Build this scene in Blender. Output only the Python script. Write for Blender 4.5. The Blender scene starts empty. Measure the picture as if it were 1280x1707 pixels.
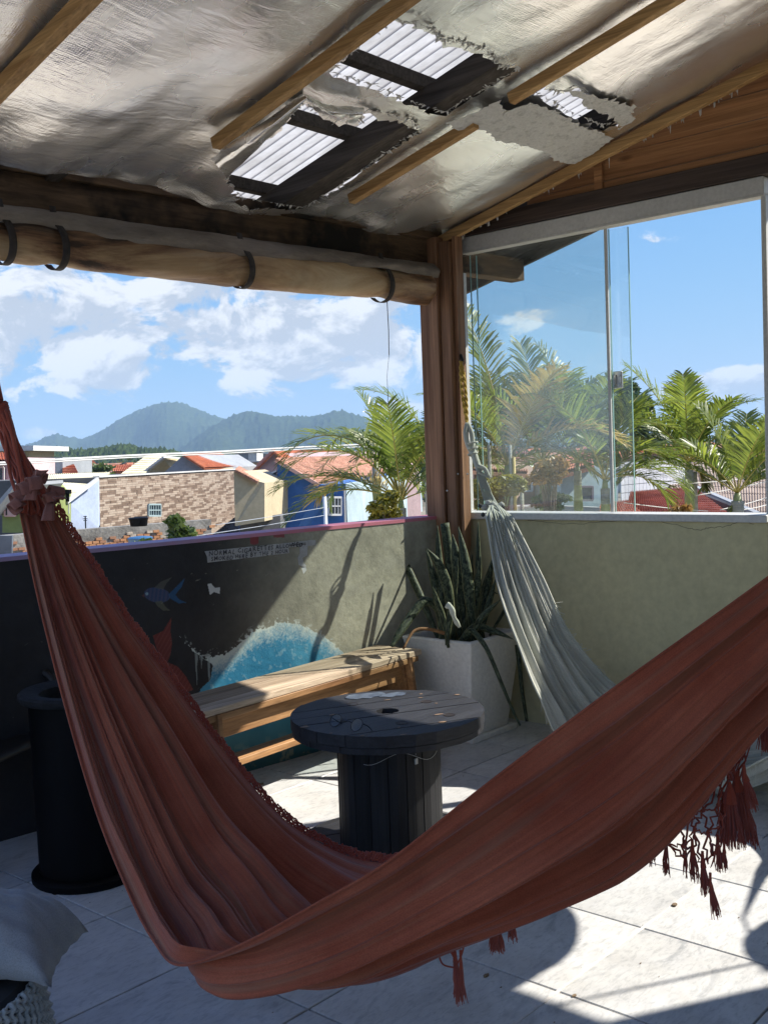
import bpy, math, random
import numpy as np
from mathutils import Vector, Matrix
from mathutils.geometry import delaunay_2d_cdt
random.seed(7); RNG = np.random.default_rng(7)
SC = bpy.context.scene; COL = SC.collection

# ---------------------------------------------------------------- camera
FPX = 1764.6; CAM = Vector((-4.6796, -3.6034, 1.4508)); YAW, PIT, ROL = 0.846248, -0.052068, -0.037417
_F = Vector((math.sin(YAW)*math.cos(PIT), math.cos(YAW)*math.cos(PIT), math.sin(PIT)))
_R0 = Vector((math.cos(YAW), -math.sin(YAW), 0)); _U0 = _R0.cross(_F)
CR = _R0*math.cos(ROL)+_U0*math.sin(ROL); CU = -_R0*math.sin(ROL)+_U0*math.cos(ROL); CF = _F
cam = bpy.data.cameras.new('camera'); camo = bpy.data.objects.new('camera', cam); COL.objects.link(camo)
camo.matrix_world = Matrix(((CR.x, CU.x, -CF.x, CAM.x), (CR.y, CU.y, -CF.y, CAM.y), (CR.z, CU.z, -CF.z, CAM.z), (0, 0, 0, 1)))
cam.sensor_fit = 'HORIZONTAL'; cam.sensor_width = 36; cam.lens = 36*FPX/1280; cam.clip_start = 0.02; cam.clip_end = 20000
SC.camera = camo

# ---------------------------------------------------------------- light
SUNV = Vector((1.0, -0.60, 1.05)).normalized()
EL = math.asin(SUNV.z); AZ = math.atan2(SUNV.x, SUNV.y)
sun = bpy.data.lights.new('sun', 'SUN'); sun.energy = 4.7; sun.angle = math.radians(0.53); sun.color = (1.0, 0.95, 0.87)
suno = bpy.data.objects.new('sun', sun); COL.objects.link(suno)
suno.rotation_euler = (-SUNV).to_track_quat('-Z', 'Y').to_euler()
SKY_STRENGTH = 0.15
SC.view_settings.view_transform = 'Standard'; SC.view_settings.look = 'None'
SC.view_settings.exposure = 1.07; SC.view_settings.gamma = 1.0; SC.view_settings.use_curve_mapping = False
SC.render.engine = 'CYCLES'
cy = SC.cycles; cy.use_denoising = True; cy.max_bounces = 8; cy.diffuse_bounces = 5; cy.glossy_bounces = 4
cy.transmission_bounces = 6; cy.transparent_max_bounces = 16; cy.volume_bounces = 0
cy.sample_clamp_indirect = 6; cy.caustics_reflective = False; cy.caustics_refractive = False

def vec(p): return Vector(p)
def P(px, py, d):
    "world point seen at photo position (px, py) at forward distance d metres"
    px, py, d = float(px), float(py), float(d)
    return CAM + d*(CF + CR*((px-640)/FPX) + CU*((853.5-py)/FPX))
def horizon(px): return 785.2-0.0375*px
def W(px, d, z):
    p = P(px, horizon(px), d); return Vector((p.x, p.y, z))
def on_plane(px, py, n, c):
    n = Vector(n); d = P(px, py, 1)-CAM; t = (c-CAM.dot(n))/d.dot(n); return CAM+d*t
def pfloor(px, py, z=0): return on_plane(px, py, (0, 0, 1), z)
def pxwall(px, py, x=0): return on_plane(px, py, (1, 0, 0), x)

# world: clouds over a clear sky
world = bpy.data.worlds.new('World'); SC.world = world; world.use_nodes = True
def build_world():
    nt = world.node_tree; N = nt.nodes; L = nt.links
    bg = N['Background']; bg.inputs[1].default_value = SKY_STRENGTH
    sk = N.new('ShaderNodeTexSky'); sk.sky_type = 'NISHITA'; sk.sun_disc = False
    sk.sun_elevation = EL; sk.sun_rotation = AZ; sk.air_density = .6; sk.dust_density = 0.0; sk.ozone_density = 5.5
    tc = N.new('ShaderNodeTexCoord')
    sep = N.new('ShaderNodeSeparateXYZ'); L.new(tc.outputs['Generated'], sep.inputs[0])
    def M(op, a, b=None, clamp=False, c=None):
        n = N.new('ShaderNodeMath'); n.operation = op; n.use_clamp = clamp
        for i, v in enumerate((a, b, c)):
            if v is None: continue
            if isinstance(v, (int, float)): n.inputs[i].default_value = v
            else: L.new(v, n.inputs[i])
        return n.outputs[0]
    az = M('ARCTAN2', sep.outputs[0], sep.outputs[1]); el = M('ARCSINE', sep.outputs[2])
    comb = N.new('ShaderNodeCombineXYZ'); L.new(az, comb.inputs[0]); L.new(M('MULTIPLY', el, 1.55), comb.inputs[1])
    def noise(scale, detail, off, rough=.55, dist=0.0):
        mp = N.new('ShaderNodeMapping'); L.new(comb.outputs[0], mp.inputs[0]); mp.inputs['Location'].default_value = off
        n = N.new('ShaderNodeTexNoise'); n.inputs['Scale'].default_value = scale; n.inputs['Detail'].default_value = detail
        n.inputs['Roughness'].default_value = rough; n.inputs['Distortion'].default_value = dist
        L.new(mp.outputs[0], n.inputs['Vector']); return n.outputs[0]
    n1 = noise(12, 11, (3.1, 1.7, 0), .63, .35); n2 = noise(12, 11, (3.1-.010, 1.7+.022, 0), .63, .35); n3 = noise(2.6, 3, (8, 4, 2))
    # cloud banks: (photo x, y, half width, half height, weight) -> azimuth and elevation
    banks = [(90, 570, 190, 88, .52), (430, 560, 220, 84, .54), (600, 560, 150, 85, .50), (330, 480, 300, 55, .43), (100, 642, 62, 20, .42),
             (560, 625, 160, 28, .36), (620, 505, 60, 30, .34), (60, 722, 120, 15, .30), (650, 690, 50, 25, .42), (60, 460, 150, 45, .36),
             (1088, 400, 50, 30, .34), (930, 425, 95, 22, .20), (1225, 640, 85, 26, .52), (1130, 655, 70, 22, .40), (860, 530, 70, 25, .20),
             (820, 670, 50, 30, .3)]
    tot = None
    for (x, y, hw, hh, wt) in banks:
        d = (P(x, y, 1)-CAM).normalized(); a0 = math.atan2(d.x, d.y); e0 = math.asin(d.z)
        dx = M('MULTIPLY', M('SUBTRACT', az, a0), FPX/hw); dy = M('MULTIPLY', M('SUBTRACT', el, e0), FPX/hh)
        r2 = M('ADD', M('MULTIPLY', dx, dx), M('MULTIPLY', dy, dy))
        g = M('MULTIPLY', M('POWER', 2.718, M('MULTIPLY', r2, -0.75)), wt)
        tot = g if tot is None else M('MAXIMUM', tot, g) if True else None
    # elsewhere: scattered fair weather cloud
    d0 = CF; a0 = math.atan2(d0.x, d0.y)
    far = M('SUBTRACT', M('ABSOLUTE', M('SUBTRACT', az, a0)), .55)
    far = M('MULTIPLY', far, 3.0, True)
    tot = M('MAXIMUM', tot, M('MULTIPLY', M('MULTIPLY', far, n3), .5))
    cov = M('ADD', M('MULTIPLY', n1, 1.25), M('SUBTRACT', tot, .865))
    mask = M('MULTIPLY', cov, 7.5, True)
    sm = N.new('ShaderNodeMapRange'); sm.interpolation_type = 'SMOOTHERSTEP'; L.new(mask, sm.inputs[0]); sm.inputs[4].default_value = .97
    # thickness shading: lit above and towards the sun, greyer where thick
    diff = M('SUBTRACT', n1, n2)
    lit = M('ADD', M('MULTIPLY', diff, 8.0), .66)
    lit = M('SUBTRACT', lit, M('MULTIPLY', M('MAXIMUM', M('SUBTRACT', cov, .08), 0.0), 1.7))
    lit = M('MINIMUM', M('MAXIMUM', lit, .22), 1.05)
    cc = N.new('ShaderNodeMixRGB'); cc.blend_type = 'MIX'; L.new(lit, cc.inputs[0])
    cc.inputs[1].default_value = (1.6, 1.78, 2.1, 1); cc.inputs[2].default_value = (3.2, 3.25, 3.35, 1)
    ss = N.new('ShaderNodeSeparateColor'); L.new(sk.outputs[0], ss.inputs[0]); sc_ = N.new('ShaderNodeCombineColor')
    for i, (A_, K_) in enumerate(((4.3, 6.3), (3.0, 2.19), (3.12, .366))):
        L.new(M('DIVIDE', M('MULTIPLY', ss.outputs[i], A_), M('ADD', ss.outputs[i], K_)), sc_.inputs[i])
    mx = N.new('ShaderNodeMixRGB'); L.new(sm.outputs[0], mx.inputs[0]); L.new(sc_.outputs[0], mx.inputs[1]); L.new(cc.outputs[0], mx.inputs[2])
    L.new(mx.outputs[0], bg.inputs[0])
build_world()

# ---------------------------------------------------------------- helpers
class MB:
    "collects shapes and links them as one mesh object"
    def __init__(s): s.v = []; s.f = []; s.m = []
    def add(s, vs, fs, mi=0):
        o = len(s.v); s.v += [tuple(v) for v in vs]; s.f += [tuple(i+o for i in f) for f in fs]; s.m += [mi]*len(fs); return s
    def box(s, c, size, ax=None, mi=0, bev=0.0, jit=0.0):
        ax = ax or (Vector((1, 0, 0)), Vector((0, 1, 0)), Vector((0, 0, 1))); c = Vector(c); h = [q/2 for q in size]
        if bev <= 0:
            vs = [c+ax[0]*h[0]*i+ax[1]*h[1]*j+ax[2]*h[2]*k for i in (-1, 1) for j in (-1, 1) for k in (-1, 1)]
            if jit: vs = [v+Vector([random.uniform(-jit, jit) for _ in range(3)]) for v in vs]
            return s.add(vs, [(0, 1, 3, 2), (4, 6, 7, 5), (0, 4, 5, 1), (2, 3, 7, 6), (0, 2, 6, 4), (1, 5, 7, 3)], mi)
        b = min(bev, *[q*.45 for q in h]); vs = []; idx = {}
        for i in (-1, 1):
            for j in (-1, 1):
                for k in (-1, 1):
                    for a in range(3):
                        q = [h[t]-(0 if t == a else b) for t in range(3)]
                        idx[(i, j, k, a)] = len(vs); vs.append(c+ax[0]*q[0]*i+ax[1]*q[1]*j+ax[2]*q[2]*k)
        fs = []
        def I(*t): return idx[t]
        for i in (-1, 1):
            q = [I(i, -1, -1, 0), I(i, 1, -1, 0), I(i, 1, 1, 0), I(i, -1, 1, 0)]; fs.append(q if i > 0 else q[::-1])
            q = [I(-1, i, -1, 1), I(-1, i, 1, 1), I(1, i, 1, 1), I(1, i, -1, 1)]; fs.append(q if i > 0 else q[::-1])
            q = [I(-1, -1, i, 2), I(1, -1, i, 2), I(1, 1, i, 2), I(-1, 1, i, 2)]; fs.append(q if i > 0 else q[::-1])
        for j in (-1, 1):
            for k in (-1, 1):
                fs.append([I(-1, j, k, 1), I(1, j, k, 1), I(1, j, k, 2), I(-1, j, k, 2)])
                fs.append([I(j, -1, k, 0), I(j, 1, k, 0), I(j, 1, k, 2), I(j, -1, k, 2)])
                fs.append([I(j, k, -1, 0), I(j, k, 1, 0), I(j, k, 1, 1), I(j, k, -1, 1)])
        for i in (-1, 1):
            for j in (-1, 1):
                for k in (-1, 1): fs.append([I(i, j, k, 0), I(i, j, k, 1), I(i, j, k, 2)])
        return s.add(vs, fs, mi)
    def bar(s, a, b, w, t, up=(0, 0, 1), mi=0, bev=0.0, jit=0):
        a = Vector(a); b = Vector(b); x = (b-a); L = x.length; x.normalize(); up = Vector(up)
        y = up.cross(x).normalized(); z = x.cross(y)
        return s.box((a+b)/2, (L, w, t), (x, y, z), mi, bev, jit)
    def tube(s, pts, r, n=6, mi=0, cap=True):
        pts = [Vector(p) for p in pts]; m = len(pts); rs = r if isinstance(r, (list, tuple)) else [r]*m
        vs = []; ref = None
        for i, p in enumerate(pts):
            t = (pts[min(i+1, m-1)]-pts[max(i-1, 0)])
            if t.length < 1e-9: t = Vector((0, 0, 1))
            t.normalize()
            if ref is None: ref = t.orthogonal().normalized()
            ref = (ref-t*ref.dot(t)); ref = ref.normalized() if ref.length > 1e-6 else t.orthogonal().normalized()
            b = t.cross(ref)
            for k in range(n):
                a = 2*math.pi*k/n; vs.append(p+(ref*math.cos(a)+b*math.sin(a))*rs[i])
        fs = [(i*n+k, i*n+(k+1) % n, (i+1)*n+(k+1) % n, (i+1)*n+k) for i in range(m-1) for k in range(n)]
        if cap: fs += [tuple(range(n))[::-1], tuple((m-1)*n+k for k in range(n))]
        return s.add(vs, fs, mi)
    def lathe(s, c, prof, n=32, mi=0, cap=False, fn=None):
        c = Vector(c); vs = []
        for (r, z) in prof:
            for k in range(n):
                a = 2*math.pi*k/n; rr = r*(fn(a, z) if fn else 1); vs.append(c+Vector((rr*math.cos(a), rr*math.sin(a), z)))
        fs = [(i*n+k, i*n+(k+1) % n, (i+1)*n+(k+1) % n, (i+1)*n+k) for i in range(len(prof)-1) for k in range(n)]
        if cap: fs += [tuple(range(n))[::-1], tuple((len(prof)-1)*n+k for k in range(n))]
        return s.add(vs, fs, mi)
    def prism(s, poly, ext, mi=0):
        poly = [Vector(p) for p in poly]; ext = Vector(ext); n = len(poly)
        vs = poly+[p+ext for p in poly]
        fs = [tuple(range(n)), tuple(range(n, 2*n))[::-1]]+[(i, i+n, (i+1) % n+n, (i+1) % n) for i in range(n)]
        return s.add(vs, fs, mi)
    def grid(s, G, mi=0, closed=False):
        "G[i][j] rows of points"
        a = len(G); b = len(G[0]); vs = [p for r in G for p in r]
        fs = [(i*b+j, i*b+(j+1) % b, (i+1)*b+(j+1) % b, (i+1)*b+j) for i in range(a-1) for j in range(b if closed else b-1)]
        return s.add(vs, fs, mi)
    def build(s, name, mats, parent=None, smooth=False, loc=None, normals=True):
        if loc is None: loc = WL.get(parent.name, Vector()) if parent else Vector()
        loc = Vector(loc); me = bpy.data.meshes.new(name)
        V = np.array(s.v, float).reshape(-1, 3)-np.array(loc)
        me.from_pydata([tuple(v) for v in V.tolist()], [], s.f)
        for m in (mats if isinstance(mats, (list, tuple)) else [mats]): me.materials.append(m)
        if len(set(s.m)) > 1: me.polygons.foreach_set('material_index', s.m)
        if smooth: me.polygons.foreach_set('use_smooth', [True]*len(me.polygons))
        if normals and len(s.f) < 60000:
            import bmesh
            bm = bmesh.new(); bm.from_mesh(me); bmesh.ops.recalc_face_normals(bm, faces=bm.faces); bm.to_mesh(me); bm.free()
        o = bpy.data.objects.new(name, me); COL.objects.link(o)
        if parent: o.parent = parent; WL[o.name] = WL.get(parent.name, Vector())
        else: o.location = loc; WL[o.name] = loc
        return o
WL = {}
def tag(o, label=None, cat=None, group=None, kind=None):
    if label: o['label'] = label
    if cat: o['category'] = cat
    if group: o['group'] = group
    if kind: o['kind'] = kind
    return o
def thing(name, label, cat, loc=(0, 0, 0), group=None):
    o = bpy.data.objects.new(name, None); COL.objects.link(o); o.location = loc; o.empty_display_size = .1
    WL[o.name] = Vector(loc); return tag(o, label, cat, group)
def autosmooth(o, ang=40):
    me = o.data; me.polygons.foreach_set('use_smooth', [True]*len(me.polygons))
    try: me.set_sharp_from_angle(angle=math.radians(ang))
    except Exception: pass
    return o
def crom(pts, n):
    "Catmull-Rom through points, n samples per span"
    pts = [Vector(p) for p in pts]; out = []
    for i in range(len(pts)-1):
        p0 = pts[i-1] if i else pts[0]*2-pts[1]; p1 = pts[i]; p2 = pts[i+1]; p3 = pts[i+2] if i+2 < len(pts) else pts[-1]*2-pts[-2]
        for k in range(n):
            t = k/n; out.append(.5*((2*p1)+(p2-p0)*t+(2*p0-5*p1+4*p2-p3)*t*t+(3*p1-p0-3*p2+p3)*t**3))
    out.append(pts[-1]); return out

# ---------------------------------------------------------------- materials
def new_mat(name):
    m = bpy.data.materials.new(name); m.use_nodes = True; return m, m.node_tree.nodes, m.node_tree.links, m.node_tree.nodes['Principled BSDF']
def _noise(N, L, coord, scale, detail=6, rough=.6, stretch=None, dist=0):
    if stretch:
        mp = N.new('ShaderNodeMapping'); mp.inputs['Scale'].default_value = stretch; L.new(coord, mp.inputs[0]); coord = mp.outputs[0]
    n = N.new('ShaderNodeTexNoise'); n.inputs['Scale'].default_value = scale; n.inputs['Detail'].default_value = detail
    n.inputs['Roughness'].default_value = rough; n.inputs['Distortion'].default_value = dist; L.new(coord, n.inputs['Vector']); return n.outputs[0]
def _ramp(N, L, fac, stops):
    r = N.new('ShaderNodeValToRGB'); e = r.color_ramp.elements
    while len(e) < len(stops): e.new(.5)
    for q, (p, c) in zip(e, stops): q.position = p; q.color = (*c, 1)
    L.new(fac, r.inputs[0]); return r.outputs[0]
def _bump(N, L, fac, bsdf, strength, dist, prev=None):
    b = N.new('ShaderNodeBump'); b.inputs['Strength'].default_value = strength; b.inputs['Distance'].default_value = dist
    L.new(fac, b.inputs['Height'])
    if prev: L.new(prev, b.inputs['Normal'])
    if bsdf: L.new(b.outputs[0], bsdf.inputs['Normal'])
    return b.outputs[0]
def pmat(name, c1, c2, scale=8, rough=.8, bump=.3, bdist=.003, stretch=None, metallic=0, fine=60, detail=7, lo=.3, hi=.7, spec=.5, world_co=True, c3=None, rvar=0.0, dist=0):
    "two-tone mottled surface with fine relief"
    m, N, L, B = new_mat(name); tc = N.new('ShaderNodeTexCoord'); co = tc.outputs['Object']
    if world_co: g = N.new('ShaderNodeNewGeometry'); co = g.outputs['Position']
    f = _noise(N, L, co, scale, detail, .62, stretch, dist)
    st = [(lo, c1), (hi, c2)] if c3 is None else [(lo, c1), ((lo+hi)/2, c2), (hi, c3)]
    col = _ramp(N, L, f, st)
    f2 = _noise(N, L, co, fine, 4, .6, stretch)
    mx = N.new('ShaderNodeMixRGB'); mx.blend_type = 'MULTIPLY'; mx.inputs[0].default_value = .35; L.new(col, mx.inputs[1])
    L.new(_ramp(N, L, f2, [(.3, (.6, .6, .6)), (.65, (1.1, 1.1, 1.1))]), mx.inputs[2])
    L.new(mx.outputs[0], B.inputs['Base Color'])
    B.inputs['Roughness'].default_value = rough; B.inputs['Metallic'].default_value = metallic; B.inputs['Specular IOR Level'].default_value = spec
    if rvar:
        mr = N.new('ShaderNodeMapRange'); L.new(f, mr.inputs[0]); mr.inputs[3].default_value = rough-rvar; mr.inputs[4].default_value = rough+rvar; L.new(mr.outputs[0], B.inputs['Roughness'])
    if bump:
        b1 = _bump(N, L, f, None, bump, bdist*3); _bump(N, L, f2, B, bump, bdist, b1)
    return m
def wood(name, c1, c2, axis=(1, 0, 0), rough=.7, scale=14, bump=.4, dark=None, knots=True, spec=.3):
    "grain stretched along an axis, per-board tint, a few knots"
    m, N, L, B = new_mat(name); g = N.new('ShaderNodeNewGeometry'); oi = N.new('ShaderNodeObjectInfo')
    ax = [0.06 if a else 1.0 for a in axis]
    add = N.new('ShaderNodeVectorMath'); add.operation = 'ADD'; L.new(g.outputs['Position'], add.inputs[0])
    cx = N.new('ShaderNodeCombineXYZ'); mm = N.new('ShaderNodeMath'); mm.operation = 'MULTIPLY'; mm.inputs[1].default_value = 37.0
    L.new(oi.outputs['Random'], mm.inputs[0])
    for i in range(3): L.new(mm.outputs[0], cx.inputs[i])
    L.new(cx.outputs[0], add.inputs[1]); co = add.outputs[0]
    f = _noise(N, L, co, scale*1.6, 8, .65, ax, .6); f2 = _noise(N, L, co, scale*9, 5, .7, [a if a == 1 else .02 for a in ax])
    f3 = _noise(N, L, co, 3.0, 4, .6)
    col = _ramp(N, L, f, [(.32, c1), (.66, c2)])
    mx = N.new('ShaderNodeMixRGB'); mx.blend_type = 'MULTIPLY'; mx.inputs[0].default_value = .75; L.new(col, mx.inputs[1])
    L.new(_ramp(N, L, f2, [(.33, (.42, .40, .38)), (.6, (1.05, 1.05, 1.05))]), mx.inputs[2]); out = mx.outputs[0]
    hv = N.new('ShaderNodeHueSaturation'); L.new(out, hv.inputs['Color'])
    mr = N.new('ShaderNodeMapRange'); L.new(oi.outputs['Random'], mr.inputs[0]); mr.inputs[3].default_value = .78; mr.inputs[4].default_value = 1.18; L.new(mr.outputs[0], hv.inputs['Value']); out = hv.outputs[0]
    if dark:
        m2 = N.new('ShaderNodeMixRGB'); L.new(_ramp(N, L, f3, [(.48, (0, 0, 0)), (.62, (1, 1, 1))]), m2.inputs[0]); L.new(out, m2.inputs[1]); m2.inputs[2].default_value = (*dark, 1); out = m2.outputs[0]
    if knots:
        vo = N.new('ShaderNodeTexVoronoi'); vo.inputs['Scale'].default_value = 2.3; mp = N.new('ShaderNodeMapping'); mp.inputs['Scale'].default_value = [.55 if a else 1.6 for a in axis]
        L.new(co, mp.inputs[0]); L.new(mp.outputs[0], vo.inputs['Vector'])
        m3 = N.new('ShaderNodeMixRGB'); L.new(_ramp(N, L, vo.outputs['Distance'], [(.02, (1, 1, 1)), (.075, (0, 0, 0))]), m3.inputs[0]); L.new(out, m3.inputs[1]); m3.inputs[2].default_value = (c1[0]*.28, c1[1]*.25, c1[2]*.25, 1); out = m3.outputs[0]
    L.new(out, B.inputs['Base Color']); B.inputs['Roughness'].default_value = rough; B.inputs['Specular IOR Level'].default_value = spec
    b1 = _bump(N, L, f, None, bump*.6, .004); _bump(N, L, f2, B, bump, .002, b1)
    return m
def flat(name, c, rough=.6, metallic=0, spec=.5):
    m, N, L, B = new_mat(name); B.inputs['Base Color'].default_value = (*c, 1); B.inputs['Roughness'].default_value = rough
    B.inputs['Metallic'].default_value = metallic; B.inputs['Specular IOR Level'].default_value = spec
    g = N.new('ShaderNodeNewGeometry'); f = _noise(N, L, g.outputs['Position'], 9, 6)
    mx = N.new('ShaderNodeMixRGB'); mx.blend_type = 'MULTIPLY'; mx.inputs[0].default_value = .3; mx.inputs[1].default_value = (*c, 1)
    L.new(_ramp(N, L, f, [(.3, (.65, .65, .65)), (.7, (1.15, 1.15, 1.15))]), mx.inputs[2]); L.new(mx.outputs[0], B.inputs['Base Color'])
    return m
def cloth(name, c1, c2, rough=.9, trans=.12, stripe=None, weave=500):
    m, N, L, B = new_mat(name); g = N.new('ShaderNodeNewGeometry'); co = g.outputs['Position']
    uvn = N.new('ShaderNodeUVMap') if stripe else None
    f = _noise(N, L, co, 5, 5); f2 = _noise(N, L, co, weave, 2, .8); f3 = _noise(N, L, co, 55, 4, .7)
    col = _ramp(N, L, f, [(.35, c1), (.65, c2)])
    mx = N.new('ShaderNodeMixRGB'); mx.blend_type = 'MULTIPLY'; mx.inputs[0].default_value = .5; L.new(col, mx.inputs[1])
    L.new(_ramp(N, L, f2, [(.3, (.55, .55, .55)), (.6, (1.15, 1.15, 1.15))]), mx.inputs[2])
    if stripe:
        s1 = _noise(N, L, uvn.outputs[0], 1.0, 6, .6, (2.2, 26, 1), .3); s2 = _noise(N, L, uvn.outputs[0], 1.0, 4, .7, (5, 150, 1), .2); s3 = _noise(N, L, uvn.outputs[0], 1.0, 5, .6, (7, 5, 1))
        m5 = N.new('ShaderNodeMixRGB'); L.new(_ramp(N, L, s1, [(.50, (0, 0, 0)), (.72, (.8, .8, .8))]), m5.inputs[0]); L.new(mx.outputs[0], m5.inputs[1]); m5.inputs[2].default_value = (*stripe, 1)
        m6 = N.new('ShaderNodeMixRGB'); m6.blend_type = 'MULTIPLY'; m6.inputs[0].default_value = .55; L.new(m5.outputs[0], m6.inputs[1]); L.new(_ramp(N, L, s2, [(.3, (.62, .6, .6)), (.62, (1.15, 1.15, 1.15))]), m6.inputs[2])
        m7 = N.new('ShaderNodeMixRGB'); m7.blend_type = 'MULTIPLY'; m7.inputs[0].default_value = .5; L.new(m6.outputs[0], m7.inputs[1]); L.new(_ramp(N, L, s3, [(.35, (.66, .64, .62)), (.6, (1.1, 1.1, 1.1))]), m7.inputs[2]); mx = m7
    L.new(mx.outputs[0], B.inputs['Base Color']); B.inputs['Roughness'].default_value = rough; B.inputs['Specular IOR Level'].default_value = .15
    B.inputs['Sheen Weight'].default_value = .25; B.inputs['Sheen Roughness'].default_value = .5
    b1 = _bump(N, L, f2, None, .5, .0008); b2 = _bump(N, L, f3, B, .35, .0015, b1)
    if stripe: b3 = _bump(N, L, s2, None, .55, .004, b2); _bump(N, L, s1, B, .5, .010, b3)
    if trans:
        tr = N.new('ShaderNodeBsdfTranslucent'); L.new(mx.outputs[0], tr.inputs[0]); ms = N.new('ShaderNodeMixShader'); ms.inputs[0].default_value = trans
        L.new(B.outputs[0], ms.inputs[1]); L.new(tr.outputs[0], ms.inputs[2]); L.new(ms.outputs[0], N['Material Output'].inputs[0])
    return m
def leafmat(name, c1, c2, scale=3, trans=.35, rough=.45):
    m, N, L, B = new_mat(name); g = N.new('ShaderNodeNewGeometry'); f = _noise(N, L, g.outputs['Position'], scale, 3)
    at = N.new('ShaderNodeMath'); at.operation = 'MULTIPLY_ADD'; L.new(g.outputs['Random Per Island'], at.inputs[0]); at.inputs[1].default_value = .5; 
    sb = N.new('ShaderNodeMath'); sb.operation = 'SUBTRACT'; L.new(f, sb.inputs[0]); sb.inputs[1].default_value = .25; L.new(sb.outputs[0], at.inputs[2])
    col = _ramp(N, L, at.outputs[0], [(.2, c1), (.8, c2)]); L.new(col, B.inputs['Base Color']); B.inputs['Roughness'].default_value = rough
    tr = N.new('ShaderNodeBsdfTranslucent'); hs = N.new('ShaderNodeHueSaturation'); hs.inputs['Value'].default_value = 1.5; L.new(col, hs.inputs['Color']); L.new(hs.outputs[0], tr.inputs[0])
    ms = N.new('ShaderNodeMixShader'); ms.inputs[0].default_value = trans; L.new(B.outputs[0], ms.inputs[1]); L.new(tr.outputs[0], ms.inputs[2]); L.new(ms.outputs[0], N['Material Output'].inputs[0])
    return m
# ================================================================ THE TERRACE
MD = Vector((0.99571, -0.09253, 0)); MNv = Vector((0.09253, 0.99571, 0)); ZZ = Vector((0, 0, 1)); XX = Vector((1, 0, 0)); YY = Vector((0, 1, 0))
def mpt(s, z, off=0): return MD*s+MNv*off+ZZ*z          # on the painted wall: s along, off outward
GROUND_Z = -3.2

def tile_mat():
    m, N, L, B = new_mat('marble_tile'); g = N.new('ShaderNodeNewGeometry'); oi = N.new('ShaderNodeObjectInfo')
    cx = N.new('ShaderNodeCombineXYZ'); mm = N.new('ShaderNodeMath'); mm.operation = 'MULTIPLY'; mm.inputs[1].default_value = 50; L.new(oi.outputs['Random'], mm.inputs[0])
    L.new(mm.outputs[0], cx.inputs[0]); L.new(mm.outputs[0], cx.inputs[1]); ad = N.new('ShaderNodeVectorMath'); L.new(g.outputs['Position'], ad.inputs[0]); L.new(cx.outputs[0], ad.inputs[1])
    f = _noise(N, L, ad.outputs[0], 3.2, 9, .68, (1, 2.2, 1), 1.6); f2 = _noise(N, L, ad.outputs[0], 26, 6, .7, (1, 3, 1), .6)
    c = _ramp(N, L, f, [(.34, (.47, .48, .48)), (.43, (.66, .66, .65)), (.56, (.72, .72, .70)), (.66, (.57, .575, .57))])
    mx = N.new('ShaderNodeMixRGB'); mx.blend_type = 'MULTIPLY'; mx.inputs[0].default_value = .55; L.new(c, mx.inputs[1]); L.new(_ramp(N, L, f2, [(.36, (.62, .63, .64)), (.5, (1, 1, 1))]), mx.inputs[2])
    dirt = _noise(N, L, g.outputs['Position'], 1.7, 7, .7); m2 = N.new('ShaderNodeMixRGB'); m2.blend_type = 'MULTIPLY'; m2.inputs[0].default_value = .6
    L.new(mx.outputs[0], m2.inputs[1]); L.new(_ramp(N, L, dirt, [(.35, (.66, .63, .58)), (.6, (1, 1, 1))]), m2.inputs[2])
    hv = N.new('ShaderNodeHueSaturation'); L.new(m2.outputs[0], hv.inputs['Color']); mv = N.new('ShaderNodeMapRange'); L.new(oi.outputs['Random'], mv.inputs[0]); mv.inputs[3].default_value = .80; mv.inputs[4].default_value = .96; L.new(mv.outputs[0], hv.inputs['Value']); L.new(hv.outputs[0], B.inputs['Base Color'])
    mr = N.new('ShaderNodeMapRange'); L.new(dirt, mr.inputs[0]); mr.inputs[1].default_value = .3; mr.inputs[2].default_value = .7; mr.inputs[3].default_value = .5; mr.inputs[4].default_value = .26; L.new(mr.outputs[0], B.inputs['Roughness']); B.inputs['Specular IOR Level'].default_value = .35
    _bump(N, L, f2, B, .08, .001); return m
M_TILE = tile_mat()
M_GROUT = pmat('grout', (.035, .032, .03), (.075, .07, .065), 12, .95)
M_GROUTLIT = pmat('sunlit_grout', (.55, .52, .47), (.75, .72, .68), 12, .9)
M_CONC = pmat('concrete', (.24, .23, .21), (.40, .38, .35), 3, .95, .5, .01)
floor = MB().box((-2.9, -3.1, -.16), (6.6, 7.4, .312)).build('terrace_floor', M_GROUT); tag(floor, kind='structure')
TS = .4725; TSY = .469
def mural_y(x): return -.09293*x
tme = None
for i in range(-4, 12):
    for j in range(-2, 13):
        x1 = -.92-TS*(i-2); x0 = x1-TS; y1 = -.68-TSY*(j-2); y0 = y1-TSY
        if x0 > -.0 or y0 > mural_y(x0)+.02 or y0 < -5.2 or x0 < -5.2: continue
        if x1 > .05: x1 = .05
        full = abs((x1-x0)-TS) < 1e-6
        if full and tme is not None:
            o = bpy.data.objects.new('tile', tme); COL.objects.link(o)
        else:
            mb = MB().box((0, 0, 0), (x1-x0-.0065, TSY-.0065, .012), bev=.0016)
            o = mb.build('tile', M_TILE); 
            if full: tme = o.data
        o.location = ((x0+x1)/2, (y0+y1)/2, random.uniform(-.0006, .0006)); o.parent = floor
floor_lit = MB().box((-2.4, -.68-TSY*3, .0035), (2.9, .009, .007)).build('lit_joint_strip', M_GROUTLIT, floor)  # pale strip puts the sunlit look of one joint into its colour

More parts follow.
